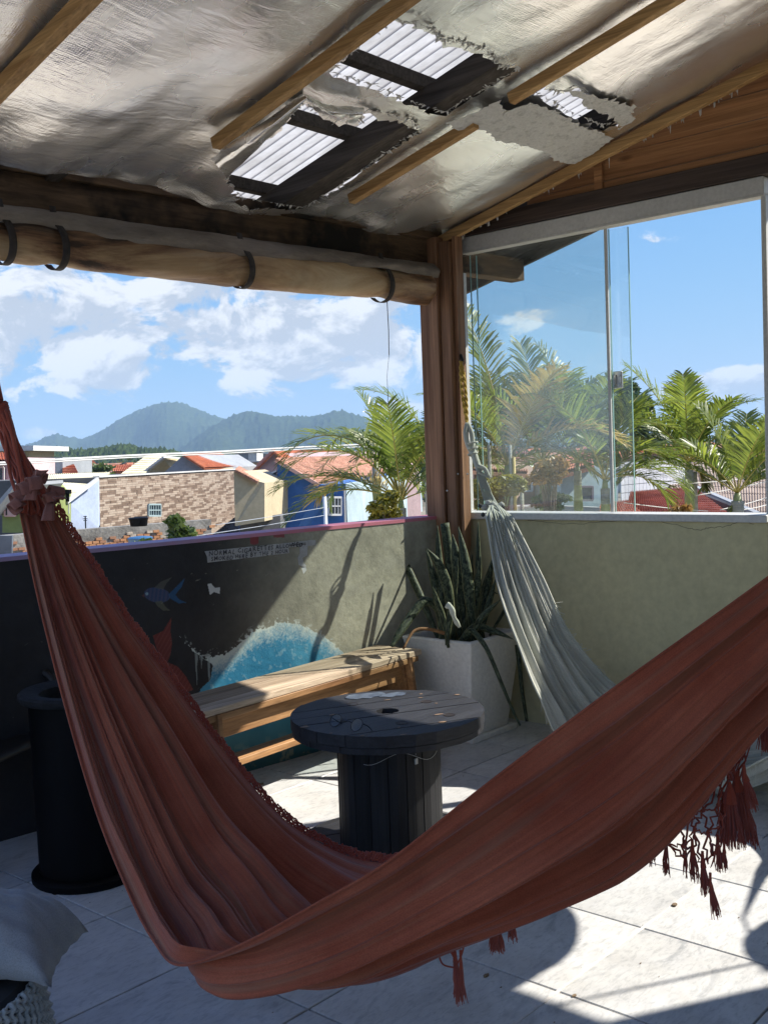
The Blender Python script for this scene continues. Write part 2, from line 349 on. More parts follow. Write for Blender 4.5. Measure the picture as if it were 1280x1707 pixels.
# ---- painted parapet wall: the mural is flat paint, drawn texel by texel
def inpoly(X, Y, poly):
    r = np.zeros(X.shape, bool); n = len(poly)
    for i in range(n):
        x0, y0 = poly[i]; x1, y1 = poly[(i+1) % n]
        if y0 == y1: continue
        c = ((y0 > Y) != (y1 > Y)) & (X < (x1-x0)*(Y-y0)/(y1-y0)+x0); r ^= c
    return r
def vnoise(X, Y, s, seed=0, octv=4):
    out = np.zeros(X.shape); amp = 1; tot = 0
    for o in range(octv):
        r = np.random.default_rng(seed+o*17); T = r.random((64, 64)); x = X*s*2**o; y = Y*s*2**o
        xi = np.floor(x).astype(int); yi = np.floor(y).astype(int); fx = x-xi; fy = y-yi; fx = fx*fx*(3-2*fx); fy = fy*fy*(3-2*fy)
        a = T[yi % 64, xi % 64]; b = T[yi % 64, (xi+1) % 64]; c = T[(yi+1) % 64, xi % 64]; d = T[(yi+1) % 64, (xi+1) % 64]
        out += amp*(a*(1-fx)*(1-fy)+b*fx*(1-fy)+c*(1-fx)*fy+d*fx*fy); tot += amp; amp *= .55
    return out/tot
S0, S1, WH = -4.6, 0.0, 1.10
def paint_mural():
    w, h = 1840, 440
    s = S0+(np.arange(w)+.5)/w*(S1-S0); z = (np.arange(h)+.5)/h*WH; S, Z = np.meshgrid(s, z)
    x = MD.x*S-CAM.x; y = MD.y*S-CAM.y; zz = Z-CAM.z
    dep = x*CF.x+y*CF.y+zz*CF.z; dep = np.maximum(dep, .3)
    X = 640+FPX*(x*CR.x+y*CR.y+zz*CR.z)/dep; Y = 853.5-FPX*(x*CU.x+y*CU.y+zz*CU.z)/dep
    n1 = vnoise(S, Z, 3, 1); n2 = vnoise(S, Z, 22, 5); n3 = vnoise(S, Z, 70, 9, 3); n4 = vnoise(S, Z, 9, 12)
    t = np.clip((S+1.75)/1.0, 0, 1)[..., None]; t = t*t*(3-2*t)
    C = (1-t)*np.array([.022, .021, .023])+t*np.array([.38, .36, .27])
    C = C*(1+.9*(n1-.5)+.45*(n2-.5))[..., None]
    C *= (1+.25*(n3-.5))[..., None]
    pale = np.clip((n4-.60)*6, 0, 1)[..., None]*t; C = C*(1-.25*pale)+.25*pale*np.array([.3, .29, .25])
    def over(mask, col): 
        nonlocal C
        m = np.clip(mask, 0, 1)[..., None]; C = C*(1-m)+np.array(col)*m if not isinstance(col, np.ndarray) else C*(1-m)+col*m
    # the wave
    cx = [300, 318, 340, 380, 420, 460, 500, 540, 570, 600, 650, 700]; cyv = [1062, 1082, 1100, 1088, 1056, 1038, 1040, 1062, 1086, 1130, 1230, 1330]
    crest = np.interp(X, cx, cyv)+10*(n4-.5)+7*(n3-.5)
    lefte = np.interp(Y, [1060, 1085, 1110, 1135, 1145, 1200, 1400], [300, 322, 356, 352, 338, 300, 300])+10*(n2-.5)
    body = (Y > crest) & (X > lefte) & (X < 720) & (Y < 1420)
    d = Y-crest
    deep = vnoise(S*1.0, Z*.6, 7, 31); blue = np.stack([.02+.10*(deep-.3), .19+.22*(deep-.35), .33+.22*(deep-.35)], -1)
    lowt = np.clip((Y-1150)/110, 0, 1)[..., None]; blue = blue*(1-lowt)+lowt*np.stack([.018+.05*(n1-.4), .085+.10*(n1-.4), .105+.10*(n1-.4)], -1)
    blue = np.clip(blue, .004, 1); over(body*1.0, blue)
    strk = vnoise(S*1.2+Z*.9, Z-S*.5, 30, 77, 3); over(body*np.clip((strk-.68)*4, 0, .25)*(d < 90), np.array([.45, .62, .66]))
    fo = np.exp(-np.maximum(d, 0)/40.)*1.2+np.clip((420-X)/60, 0, 1)*.30*np.exp(-np.maximum(d-25, 0)/15.)
    tex = vnoise(S, Z, 55, 40, 3)*.6+vnoise(S, Z, 20, 43, 3)*.5
    tex = tex*.5+vnoise(S, Z, 150, 44, 3)*.62; fm = np.clip((fo+tex-1.12)*1.35, 0, 1)*body*np.clip((95-d)/40, 0, 1); over(fm*.9, np.array([.62, .66, .58]))
    sp = (d < 0) & (d > -11) & (X > 308) & (X < 590); over(sp*np.clip((vnoise(S, Z, 80, 50, 2)-.60)*8, 0, 1)*np.exp(d/7.), np.array([.6, .65, .6]))
    drip = (X > 325) & (X < 350) & (d > -2) & (d < 60) & (vnoise(S*3, Z*.3, 40, 60, 2) > .66); over(drip*.6, np.array([.35, .40, .38]))
    # stained flaking base
    base = np.clip((.16-Z)/.1, 0, 1)*np.clip((n2-.56)*9, 0, 1); over(base*.5*(X > 380), np.array([.30, .30, .22]))
    # small painted fish
    a = math.radians(8); fx = (X-262)*math.cos(a)+(Y-992)*math.sin(a); fy = -(X-262)*math.sin(a)+(Y-992)*math.cos(a)
    b = (fx/22)**2+(fy/(12.5))**2 < 1; st = (np.sin(fx*.95) > .1)
    over(b*.8, np.array([.045, .075, .16])); over(b*st*.5, np.array([.10, .09, .15]))
    over((((X-245)/2.6)**2+((Y-990)/2.6)**2 < 1)*.8, np.array([.3, .45, .5]))
    for poly, c in (([(281, 991), (292, 980), (308, 964), (303, 978), (292, 992), (300, 1000), (311, 1005), (298, 1006), (284, 998)], (.02, .10, .22)),
                    ([(257, 980), (268, 970), (287, 962), (278, 972), (272, 983)], (.10, .10, .08)), ([(258, 1003), (270, 1002), (276, 1012), (284, 1018), (272, 1018), (262, 1010)], (.12, .12, .08)),
                    ([(236, 993), (241, 990), (241, 996)], (.16, .06, .05))): over(inpoly(X, Y, poly)*.75, np.array(c))
    for poly in ([(286, 1029), (284, 1052), (287, 1072), (284, 1092), (278, 1106), (262, 1085), (255, 1060), (272, 1052)], [(279, 1104), (297, 1112), (310, 1128), (322, 1150), (300, 1160), (270, 1160), (250, 1120), (262, 1104)]):
        m = inpoly(X, Y, poly); over(m*.85, np.array([.20, .035, .028])); over(m*(np.sin(X*.9+Y*.5) > .75)*.3, np.array([.35, .12, .08]))
    for poly in ([(346, 974), (352, 973), (358, 980), (367, 979), (366, 990), (357, 987), (350, 992)], [(503, 948), (508, 940), (511, 950), (506, 957)]): over(inpoly(X, Y, poly)*1.0, np.array([.55, .56, .54]))
    sc = vnoise(S*.4+Z, Z*2-S, 45, 91, 2); over(np.clip((sc-.9)*9, 0, .4), np.array([.4, .38, .3]))
    red = ((np.abs(X-424) < 7) & (Y < 905+3*np.cos((X-424)/5.)) & (Y > 890)) | ((np.abs(X-465) < 9) & (Y < 896) & (Y > 890)); over(red*.8, np.array([.25, .03, .04]))
    C = np.clip(C, .004, 1)
    im = bpy.data.images.new('mural_paint', w, h, float_buffer=True, is_data=False); px = np.ones((h, w, 4), np.float32); px[..., :3] = C
    im.colorspace_settings.name = 'Linear Rec.709'; im.pixels.foreach_set(px.ravel()); im.pack(); return im
def mural_mat():
    m, N, L, B = new_mat('mural_paint'); im = N.new('ShaderNodeTexImage'); im.image = paint_mural(); im.extension = 'EXTEND'
    uv = N.new('ShaderNodeUVMap'); L.new(uv.outputs[0], im.inputs[0]); L.new(im.outputs[0], B.inputs['Base Color']); B.inputs['Roughness'].default_value = .62; B.inputs['Specular IOR Level'].default_value = .35
    g = N.new('ShaderNodeNewGeometry'); f = _noise(N, L, g.outputs['Position'], 9, 8, .65); f2 = _noise(N, L, g.outputs['Position'], 70, 5, .7)
    b1 = _bump(N, L, f, None, .5, .012); _bump(N, L, f2, B, .45, .002, b1); return m
mw = thing('painted_parapet_wall', 'dark parapet wall with a painted blue wave and fish, pink top edge', 'wall', mpt(-2.3, 0, .07))
M_PLAIN = pmat('rough_render', (.10, .10, .09), (.2, .19, .16), 4, .9)
ws = MB(); ws.prism([mpt(S0, 0, .003), mpt(-.06, 0, .003), mpt(-.06, WH-.004, .003), mpt(S0, WH-.004, .003)], MNv*.14); ws.build('masonry', M_PLAIN, mw)
fp = MB(); fp.add([mpt(S0, 0), mpt(S1-.06, 0), mpt(S1-.06, WH), mpt(S0, WH)], [(0, 1, 2, 3)])
o = fp.build('painted_face', mural_mat(), mw, normals=False); uvl = o.data.uv_layers.new(name='UVMap')
for li, (u, v) in enumerate([(0, 0), ((S1-.06-S0)/(S1-S0), 0), ((S1-.06-S0)/(S1-S0), 1), (0, 1)]): uvl.data[li].uv = (u, v)
def coping_mat():
    m, N, L, B = new_mat('pink_coping'); g = N.new('ShaderNodeNewGeometry'); sp = N.new('ShaderNodeSeparateXYZ'); L.new(g.outputs['Position'], sp.inputs[0])
    mr = N.new('ShaderNodeMapRange'); L.new(sp.outputs[0], mr.inputs[0]); mr.inputs[1].default_value = -2.0; mr.inputs[2].default_value = -.9
    n = _noise(N, L, g.outputs['Position'], 14, 5); ad = N.new('ShaderNodeMath'); ad.operation = 'MULTIPLY_ADD'; L.new(n, ad.inputs[0]); ad.inputs[1].default_value = .8; 
    sb = N.new('ShaderNodeMath'); sb.operation = 'SUBTRACT'; L.new(mr.outputs[0], sb.inputs[0]); sb.inputs[1].default_value = .4; L.new(sb.outputs[0], ad.inputs[2])
    L.new(_ramp(N, L, ad.outputs[0], [(.1, (.40, .28, .42)), (.9, (.55, .17, .22))]), B.inputs['Base Color']); B.inputs['Roughness'].default_value = .6; return m
cp = MB().prism([mpt(S0, WH-.001, -.004), mpt(-.06, WH-.001, -.004), mpt(-.06, WH+.016, -.004), mpt(S0, WH+.016, -.004)], MNv*.15); cp.build('coping', coping_mat(), mw)
# tape with handwriting
def onmural(px, py, off=0):
    q = on_plane(px, py, MNv, off); return q
M_TAPE = pmat('masking_tape', (.36, .36, .35), (.46, .46, .45), 20, .7); M_INK = flat('black_ink', (.03, .03, .035), .6)
tp = MB()
for poly in ([(341, 919), (480, 905), (482, 922), (346, 938), (345, 928)], [(480, 905), (520, 900), (526, 901), (526, 909), (514, 910), (481, 912.5)], [(500, 910), (513, 910), (512, 926), (504, 930), (506, 938), (511, 944), (506, 945), (498, 942), (496, 930), (499, 924)]):
    k = (1, 2, 3)[len(tp.f) % 3]; q = [onmural(x, y, -.0008-.0004*len(tp.f)/6) for x, y in poly]; tp.prism(q, MNv*-.0006)
tape = tp.build('masking_tape', M_TAPE, mw)
def handtext(body, size, p0, xdir, up, jit, mat_, parent, name='handwriting'):
    mb = MB(); cur = 0.0; rr = random.Random(5)
    n = xdir.cross(up).normalized()
    for ch in body:
        if ch == ' ': cur += size*.45; continue
        c = bpy.data.curves.new('t', 'FONT'); c.body = ch; c.size = size*rr.uniform(.9, 1.1); c.resolution_u = 2; c.offset = .0004
        t = bpy.data.objects.new('t', c); COL.objects.link(t); dg = bpy.context.evaluated_depsgraph_get(); me = bpy.data.meshes.new_from_object(t.evaluated_get(dg))
        a = rr.uniform(-.15, .15); ca, sa = math.cos(a), math.sin(a); dy = rr.uniform(-jit, jit); wmax = 0; vs = []
        for v in me.vertices:
            x, y = v.co.x*ca-v.co.y*sa, v.co.x*sa+v.co.y*ca; x += y*.12; wmax = max(wmax, v.co.x); vs.append(p0+xdir*(cur+x)+up*(y+dy)+n*.0004)
        mb.add(vs, [tuple(p.vertices) for p in me.polygons]); cur += wmax+size*.13
        bpy.data.objects.remove(t); bpy.data.curves.remove(c); bpy.data.meshes.remove(me)
    return mb.build(name, mat_, parent, normals=False)
def line_on(px0, py0, px1, py1, body, size):
    a = onmural(px0, py0, -.0034); b = onmural(px1, py1, -.0034); d = (b-a).normalized(); up = d.cross(MNv).normalized()
    if up.z < 0: up = -up
    handtext(body, size, a, d, up, .0016, M_INK, tape)
line_on(348, 927.5, 480, 913, 'NORMAL CIGARETTES ALLOWED', .030)
line_on(482, 911.5, 514, 908, 'ACHEVING', .018)
line_on(352, 936, 478, 921.5, 'SMOKED HERE BY THE 2 HOUR', .026)

# ---- beige wall with the window
M_BEIGE = pmat('beige_paint', (.40, .36, .21), (.54, .49, .285), 1.1, .8, .35, .003, detail=10, fine=22, c3=(.60, .55, .32), lo=.25, hi=.72)
bw = thing('beige_wall', 'olive beige plastered low wall with a fine crack below the window sill', 'wall', (.08, -2, 0))
wb = MB(); wb.box((.085, -1.85, .545), (.17, 3.9, 1.09)); wb.build('masonry', M_BEIGE, bw)
wb = MB(); wb.box((.085, -4.9, 1.6), (.17, 2.2, 3.2)); wb.build('high_wall', M_BEIGE, bw)
ck = MB(); pts = [(880, 868), (920, 872), (965, 874), (1010, 869), (1060, 868), (1085, 866), (1120, 873), (1150, 881), (1165, 884), (1180, 880), (1205, 878), (1225, 873), (1240, 868), (1262, 877)]
fine = []
for a, b in zip(pts, pts[1:]):
    for k in range(5): t = k/5; fine.append(pxwall(a[0]*(1-t)+b[0]*t+random.uniform(-1, 1), a[1]*(1-t)+b[1]*t+random.uniform(-1.2, 1.2), -.0004))
ck.tube(fine, .0011, 4); ck.build('crack', flat('crack_shadow', (.06, .055, .045), 1), bw)
M_ALU = pmat('white_aluminium', (.50, .50, .47), (.60, .60, .57), 2, .45, .05); M_DARKALU = flat('dark_frame', (.02, .018, .02), .5)
win = thing('sliding_window', 'white aluminium framed sliding window above the beige wall, panes slid to the left', 'window', (.07, -.9, 1.1))
wf = MB(); wf.box((.06, -.885, 1.11), (.18, 1.75, .035), bev=.004); wf.build('sill', M_ALU, win)
wf = MB(); wf.box((.06, -.885, 2.588), (.11, 1.75, .078), bev=.004); wf.box((.02, -.885, 2.545), (.03, 1.75, .010)); wf.build('head_rail', M_ALU, win)
for y0, w in ((-.03, .03), (-1.752, .022)):
    MB().box((.06, y0, 1.838), (.09, w, 1.42), bev=.003).build('jamb', M_ALU, win)
def glass_mat(name, dust, refl, hazecol=(.75, .8, .78)):
    m, N, L, B = new_mat(name); N.remove(B); out = N['Material Output']
    tr = N.new('ShaderNodeBsdfTransparent'); tr.inputs[0].default_value = (.97, .985, .98, 1); gl = N.new('ShaderNodeBsdfGlossy'); gl.inputs['Roughness'].default_value = .02
    fr = N.new('ShaderNodeLayerWeight'); fr.inputs[0].default_value = .5; pw = N.new('ShaderNodeMath'); pw.operation = 'POWER'; pw.inputs[1].default_value = 5; L.new(fr.outputs['Facing'], pw.inputs[0]); mt = N.new('ShaderNodeMath'); mt.operation = 'MULTIPLY_ADD'; mt.inputs[1].default_value = .9*refl; mt.inputs[2].default_value = .04*refl; L.new(pw.outputs[0], mt.inputs[0])
    m1 = N.new('ShaderNodeMixShader'); L.new(mt.outputs[0], m1.inputs[0]); L.new(tr.outputs[0], m1.inputs[1]); L.new(gl.outputs[0], m1.inputs[2])
    df = N.new('ShaderNodeBsdfDiffuse'); df.inputs[0].default_value = (*hazecol, 1); tl = N.new('ShaderNodeBsdfTranslucent'); tl.inputs[0].default_value = (*hazecol, 1)
    md = N.new('ShaderNodeMixShader'); md.inputs[0].default_value = .6; L.new(df.outputs[0], md.inputs[1]); L.new(tl.outputs[0], md.inputs[2])
    g = N.new('ShaderNodeNewGeometry'); f = _noise(N, L, g.outputs['Position'], 2.2, 7, .65, (1, 1, .45)); f2 = _noise(N, L, g.outputs['Position'], 40, 3)
    mr = N.new('ShaderNodeMapRange'); L.new(f, mr.inputs[0]); mr.inputs[1].default_value = .3; mr.inputs[2].default_value = .75; mr.inputs[3].default_value = dust*.35; mr.inputs[4].default_value = dust*1.5
    m2 = N.new('ShaderNodeMixShader'); L.new(mr.outputs[0], m2.inputs[0]); L.new(m1.outputs[0], m2.inputs[1]); L.new(md.outputs[0], m2.inputs[2]); L.new(m2.outputs[0], out.inputs[0]); return m
G1 = glass_mat('dusty_glass', .012, 1.1); G2 = glass_mat('clean_glass', .008, 1.0); M_EDGE = flat('green_glass_edge', (.25, .42, .38), .2); M_STEEL = flat('brushed_steel', (.5, .5, .48), .35, .8)
def pane(x, ya, yb, m, gm):
    q = MB().box((x, (ya+yb)/2, 1.835), (.006, abs(yb-ya), 1.405)); g = q.build('glass_pane', gm, win)
    e = MB(); 
    for y in (ya, yb): e.box((x, y, 1.835), (.008, .003, 1.404))
    e.build('glass_edge', M_EDGE, g); return g
pane(.045, -.05, -.945, 0, G1); pane(.070, -.10, -.955, 0, glass_mat('hazy_glass', .008, .9)); gb = pane(.100, -.12, -1.045, 0, G2)
MB().box((.045, -.952, 1.835), (.014, .014, 1.404), bev=.002).build('pane_stile', M_ALU, win)
lk = MB(); c = pxwall(1030, 633, .088); lk.box(c, (.016, .050, .085), bev=.006); lk.box(c+Vector((-.012, .008, 0)), (.012, .012, .05), bev=.004)
lk.tube([c+Vector((-.004, -.008, .022)), c+Vector((-.012, -.008, .022))], .008, 10); lk.tube([c+Vector((-.004, -.008, -.025)), c+Vector((-.012, -.008, -.025))], .008, 10); lk.build('lock', M_STEEL, win)

# ---- timber: corner post, beams, gable boards
W_RED = wood('reddish_timber', (.17, .082, .042), (.37, .20, .11), (0, 0, 1), .6, 10)
W_DARK = wood('dark_stained_beam', (.030, .021, .017), (.085, .058, .046), (0, 1, 0), .55, 12, knots=False)
W_GABLE = wood('pine_cladding', (.30, .13, .05), (.52, .27, .12), (0, 1, 0), .5, 7, .3)
W_BAT = wood('pine_batten', (.42, .23, .085), (.62, .39, .17), (0, 1, 0), .7, 10, .4)
W_OLD = wood('weathered_beam', (.055, .032, .018), (.22, .14, .08), (1, 0, 0), .85, 6, .6, dark=(.012, .010, .008), knots=False)
W_GREY = wood('grey_rafter', (.045, .038, .032), (.10, .085, .07), (0, 1, 0), .85, 10, .5, knots=False)
post = thing('corner_post', 'reddish timber corner post of several boards where both walls meet', 'post', (-.1, -.03, 0))
ax3 = (XX, YY, ZZ)
MB().box((-.115, .015, 1.30), (.10, .125, 2.64), bev=.004).build('post_timber', W_RED, post)
MB().box((-.105, -.083, 1.42), (.085, .066, 2.34), bev=.003).build('post_timber', W_RED, post)
bd = MB(); bd.prism([(-.115, -.119, 2.615), (-.055, -.119, 2.615), (-.055, -.119, 1.13), (-.062, -.119, .95), (-.085, -.119, .90), (-.115, -.119, 1.02)], (0, -.022, 0)); bd.build('board', W_RED, post)
MB().box((-.030, -.085, 1.85), (.045, .05, 1.52), bev=.003).build('board', W_DARK, post)
for (x, y) in ((763, 790), (745, 818), (779, 790)):
    p = P(x, y, 5.72); MB().tube([p, p-CF*.012], [.006, .004], 8).build('screw', M_STEEL, post)
hk = thing('wall_hook', 'black iron hook on the corner post holding the yellow rope', 'hook', (-.10, -.15, 2.0))
hb = MB(); hc = pxwall(756, 598, -.10); hb.box(hc+Vector((0, -.004, 0)), (.045, .012, .09), bev=.003); hb.build('plate', flat('black_iron', (.012, .012, .012), .5, .5), hk)
hb = MB(); hb.tube([hc+Vector((0, -.008, .02)), hc+Vector((0, -.05, .015)), hc+Vector((0, -.062, -.012)), hc+Vector((0, -.045, -.032)), hc+Vector((0, -.02, -.02))], .008, 8); hb.build('hook', flat('black_iron', (.012, .012, .012), .5, .5), hk)

hb_ = thing('window_beam', 'dark stained timber beam over the sliding window', 'beam', (.05, -2, 2.7))
MB().box((.05, -2.72, 2.675), (.12, 5.5, .092), bev=.004).build('beam_timber', W_DARK, hb_)
TANR = .25
def ceil_z(y): return 2.655-TANR*y
def ridge_z(y): return ceil_z(y)
gab = thing('gable_cladding', 'horizontal pine boards closing the triangular gable above the window', 'wood cladding', (.06, -2.5, 2.8))
z = 2.705; k = 0; ghs = [.062, .118, .121, .119, .122, .120, .118, .12, .12, .12, .12]
for k, hgt in enumerate(ghs):
    z0, z1 = z+.003, z+hgt-.003; z += hgt
    # board runs from where the roof line clears it to the back
    ya0 = -(z0+.01-2.655)/TANR+.0; ya1 = -(z1+.01-2.655)/TANR
    ya0 = min(ya0, -.50); ya1 = min(ya1, -.50)
    if ya0 < -4.6: break
    bx = random.uniform(.036, .044)
    MB().prism([(bx, ya0, z0), (bx, -5.4, z0), (bx, -5.4, z1), (bx, ya1, z1)], (.022, 0, 0)).build('plank', W_GABLE, gab)
MB().box((.030, -.93, 2.80), (.02, .045, .20), bev=.003).build('stud', W_GABLE, gab)

eb = thing('eave_beam', 'weathered timber eave beam above the rolled blind, running out past the corner', 'beam', mpt(-2, 2.55, .03))
MB().bar(mpt(-4.9, 2.545, .035), mpt(-.06, 2.545, .035), .075, .15, bev=.006).build('beam_timber', W_OLD, eb)
MB().bar(mpt(-.05, 2.515, .0), mpt(.60, 2.515, .0), .10, .125, bev=.004).build('beam_end', W_OLD, eb)
MB().bar(mpt(-4.9, 2.640, .02), mpt(-.06, 2.640, .02), .09, .050, bev=.003).build('fascia_board', W_OLD, eb)
MB().bar(mpt(-4.9, 2.445, -.02), mpt(-.14, 2.445, -.02), .026, .055, bev=.003).build('fascia_board', W_OLD, eb)

# ---- roof: foil lining with torn holes, timber lattice, translucent corrugated sheets
roof = thing('terrace_roof', 'sloping terrace roof lined with torn silver foil over pale corrugated sheets', 'roof', (-2.4, -2.5, 3.2))
def foil_mat():
    m, N, L, B = new_mat('silver_foil'); g = N.new('ShaderNodeNewGeometry'); co = g.outputs['Position']
    sp = N.new('ShaderNodeSeparateXYZ'); L.new(co, sp.inputs[0])
    def wv(sock, s):
        a = N.new('ShaderNodeMath'); a.operation = 'MULTIPLY'; a.inputs[1].default_value = s; L.new(sock, a.inputs[0]); b = N.new('ShaderNodeMath'); b.operation = 'SINE'; L.new(a.outputs[0], b.inputs[0]); return b.outputs[0]
    wx = wv(sp.outputs[0], 720); wy = wv(sp.outputs[1], 720); mxm = N.new('ShaderNodeMath'); mxm.operation = 'MAXIMUM'; L.new(wx, mxm.inputs[0]); L.new(wy, mxm.inputs[1])
    f1 = _noise(N, L, co, 4.5, 3, .5, (.9, .5, 1), .6); f2 = _noise(N, L, co, 15, 3, .55, (.45, 2.0, 1), .5); f3 = _noise(N, L, co, 1.1, 5, .6); f4 = _noise(N, L, co, 95, 2, .5)
    c = _ramp(N, L, f3, [(.30, (.88, .87, .85)), (.45, (.95, .94, .92)), (.60, (.95, .925, .87)), (.75, (.82, .78, .73))])
    L.new(c, B.inputs['Base Color']); B.inputs['Metallic'].default_value = .86
    mr = N.new('ShaderNodeMapRange'); L.new(f1, mr.inputs[0]); mr.inputs[1].default_value = .3; mr.inputs[2].default_value = .7; mr.inputs[3].default_value = .20; mr.inputs[4].default_value = .32; L.new(mr.outputs[0], B.inputs['Roughness'])
    b0 = _bump(N, L, f1, None, .42, .010); b1 = _bump(N, L, f2, None, .40, .005, b0); f5 = _noise(N, L, co, 40, 2.5, .55, (2.6, .7, 1), .6); b2 = _bump(N, L, f4, None, .25, .001, b1); b3 = _bump(N, L, f5, None, .4, .0018, b2); _bump(N, L, mxm.outputs[0], B, .18, .0005, b3)
    return m
M_FOIL = foil_mat()
CN = Vector((0, TANR, 1)); CNn = CN.normalized()
def pceil(px, py, dz=0): return on_plane(px, py, CN, 2.655+dz)
def jag(poly, amp=.010, step=.022):
    out = []
    for i in range(len(poly)):
        a = Vector(poly[i]); b = Vector(poly[(i+1) % len(poly)]); n = max(1, int((b-a).length/step))
        for k in range(n):
            q = a.lerp(b, k/n); out.append((q[0]+random.gauss(0, amp), q[1]+random.gauss(0, amp)))
    return out
H1 = [(600, 66), (628, 42), (655, 31), (690, 36), (722, 46), (732, 62), (760, 68), (792, 74), (806, 78), (817, 90), (832, 106), (865, 110), (846, 124), (822, 139), (786, 158), (742, 186), (716, 178), (690, 168), (660, 156), (634, 144), (606, 134), (552, 118), (570, 98)]
H2 = [(508, 166), (520, 178), (560, 200), (600, 196), (607, 178), (640, 188), (680, 196), (702, 214), (674, 230), (648, 250), (610, 277), (562, 311), (506, 345), (450, 336), (402, 328), (378, 296), (392, 270), (424, 240), (455, 222), (478, 192), (492, 176)]
H3 = [(880, 147), (905, 134), (912, 146), (940, 150), (958, 140), (985, 156), (990, 170), (1026, 180), (1028, 202), (1004, 206), (968, 192), (944, 182), (925, 168), (902, 158)]
SL = [(730, 297), (756, 283), (790, 268), (812, 262), (831, 240), (806, 256), (782, 265), (752, 279)]
def foil():
    X0, X1, Y0, Y1 = -4.6, .02, .10, -5.6
    holes = []
    for h, amp in ((H1, .010), (H2, .009), (H3, .011)):
        poly = [tuple(pceil(*q)[:2]) for q in h]; holes.append(jag(poly, amp, .02 if amp > .002 else .05))
    verts = []; edges = []
    for h in holes:
        o = len(verts); verts += [Vector(q) for q in h]; edges += [(o+i, o+(i+1) % len(h)) for i in range(len(h))]
    st = .038; nx = int((X1-X0)/st); ny = int((Y0-Y1)/st)
    HA = [np.array(h) for h in holes]
    gx, gy = np.meshgrid(np.linspace(X0, X1, nx), np.linspace(Y0, Y1, ny))
    near = np.zeros(gx.shape, bool)
    for h in HA:
        for q in h: near |= ((gx-q[0])**2+(gy-q[1])**2) < .012**2
    for x, y in zip(gx[~near], gy[~near]): verts.append(Vector((x, y)))
    r = delaunay_2d_cdt(verts, edges, [], 0, 1e-5); V = r[0]; Fc = r[2]
    va = np.array([tuple(v) for v in V]); cen = np.array([va[list(f)].mean(0) for f in Fc]); keep = np.ones(len(Fc), bool)
    for h in holes: keep &= ~inpoly(cen[:, 0], cen[:, 1], h)
    n1 = vnoise(va[:, 0]+9, va[:, 1]+9, 1.6, 3, 3); n2 = vnoise(va[:, 0]*1.8+9, va[:, 1]*.45+9, 9, 6, 2)
    xb = (va[:, 0]+.03)/.95; ph = np.abs(xb-np.round(xb)); sag = np.sin(np.clip(ph*2, 0, 1)*math.pi/2)
    sag *= np.clip((-va[:, 1]+.0)/.35, 0.15, 1)
    eave = np.clip(1-(-va[:, 1])/.55, 0, 1)**2
    crease = np.sin(va[:, 0]*7.4+1.2*np.sin(va[:, 0]*2.1))*eave*.022+np.sin(va[:, 0]*31+va[:, 1]*6)*eave*.004
    zz = 2.655-TANR*va[:, 1]-.030*sag-.050*(n1-.5)-.010*(n2-.5)-crease-.012*eave
    mb = MB(); mb.v = [(a, b, c) for (a, b), c in zip(va.tolist(), zz.tolist())]; mb.f = [tuple(f) for f, k in zip(Fc, keep) if k]; mb.m = [0]*len(mb.f)
    mb.build('foil_lining', M_FOIL, roof, smooth=True)
foil()
# curled flaps and the pale torn patch
def sheet(pts, rows, name, m, amp=.004, par=None, roll=None):
    "pts: rows of corner polylines, lofted with crumple"
    G = []; R = [crom(r, 6) for r in pts]
    for i in range(len(R)-1):
        for k in range(rows):
            t = k/rows; G.append([a.lerp(b, t) for a, b in zip(R[i], R[i+1])])
    G.append(R[-1]); G = [[p+CNn*random.gauss(0, amp) for p in r] for r in G]
    return MB().grid(G).build(name, m, par or roof, smooth=True)
sheet([[pceil(350, 262, -.06), pceil(420, 215, -.07), pceil(508, 156, -.04)], [pceil(362, 275, -.10), pceil(432, 226, -.11), pceil(512, 164, -.06)], [pceil(378, 296, -.05), pceil(455, 224, -.06), pceil(508, 168, -.03)]], 4, 'foil_flap', M_FOIL, .003)
sheet([[pceil(508, 156, -.03), pceil(545, 172, -.04), pceil(607, 178, -.04)], [pceil(518, 168, -.09), pceil(552, 188, -.10), pceil(606, 190, -.09)], [pceil(524, 184, -.07), pceil(560, 198, -.09), pceil(590, 206, -.10)]], 4, 'foil_flap', M_FOIL, .004)
M_BACK = pmat('torn_foil_backing', (.42, .41, .38), (.66, .65, .61), 26, .8, .8, .006, fine=90, c3=(.60, .58, .54))
def patch(poly, dz, name, m, amp, step=.018):
    pl = jag([tuple(pceil(*q)[:2]) for q in poly], amp, step); vs = [Vector(q) for q in pl]; ed = [(i, (i+1) % len(vs)) for i in range(len(vs))]
    a = np.array(pl); x0, y0 = a.min(0); x1, y1 = a.max(0)
    for x in np.arange(x0, x1, .03):
        for y in np.arange(y0, y1, .03):
            if inpoly(np.array([x]), np.array([y]), pl)[0]: vs.append(Vector((x, y)))
    r = delaunay_2d_cdt(vs, ed, [], 0, 1e-5); va = np.array([tuple(v) for v in r[0]]); mb = MB()
    zz = 2.655-TANR*va[:, 1]+dz+.012*(vnoise(va[:, 0]+5, va[:, 1]+5, 18, 3, 3)-.5); mb.v = [(p, q, s) for (p, q), s in zip(va.tolist(), zz.tolist())]
    for f in r[2]:
        c = va[list(f)].mean(0)
        if inpoly(np.array([c[0]]), np.array([c[1]]), pl)[0]: mb.f.append(tuple(f)); mb.m.append(0)
    return mb.build(name, m, roof, smooth=True)
patch([(798, 192), (840, 168), (884, 150), (930, 168), (960, 186), (1022, 212), (990, 236), (955, 256), (930, 250), (900, 232), (860, 222), (825, 212)], -.048, 'torn_backing', M_BACK, .006)
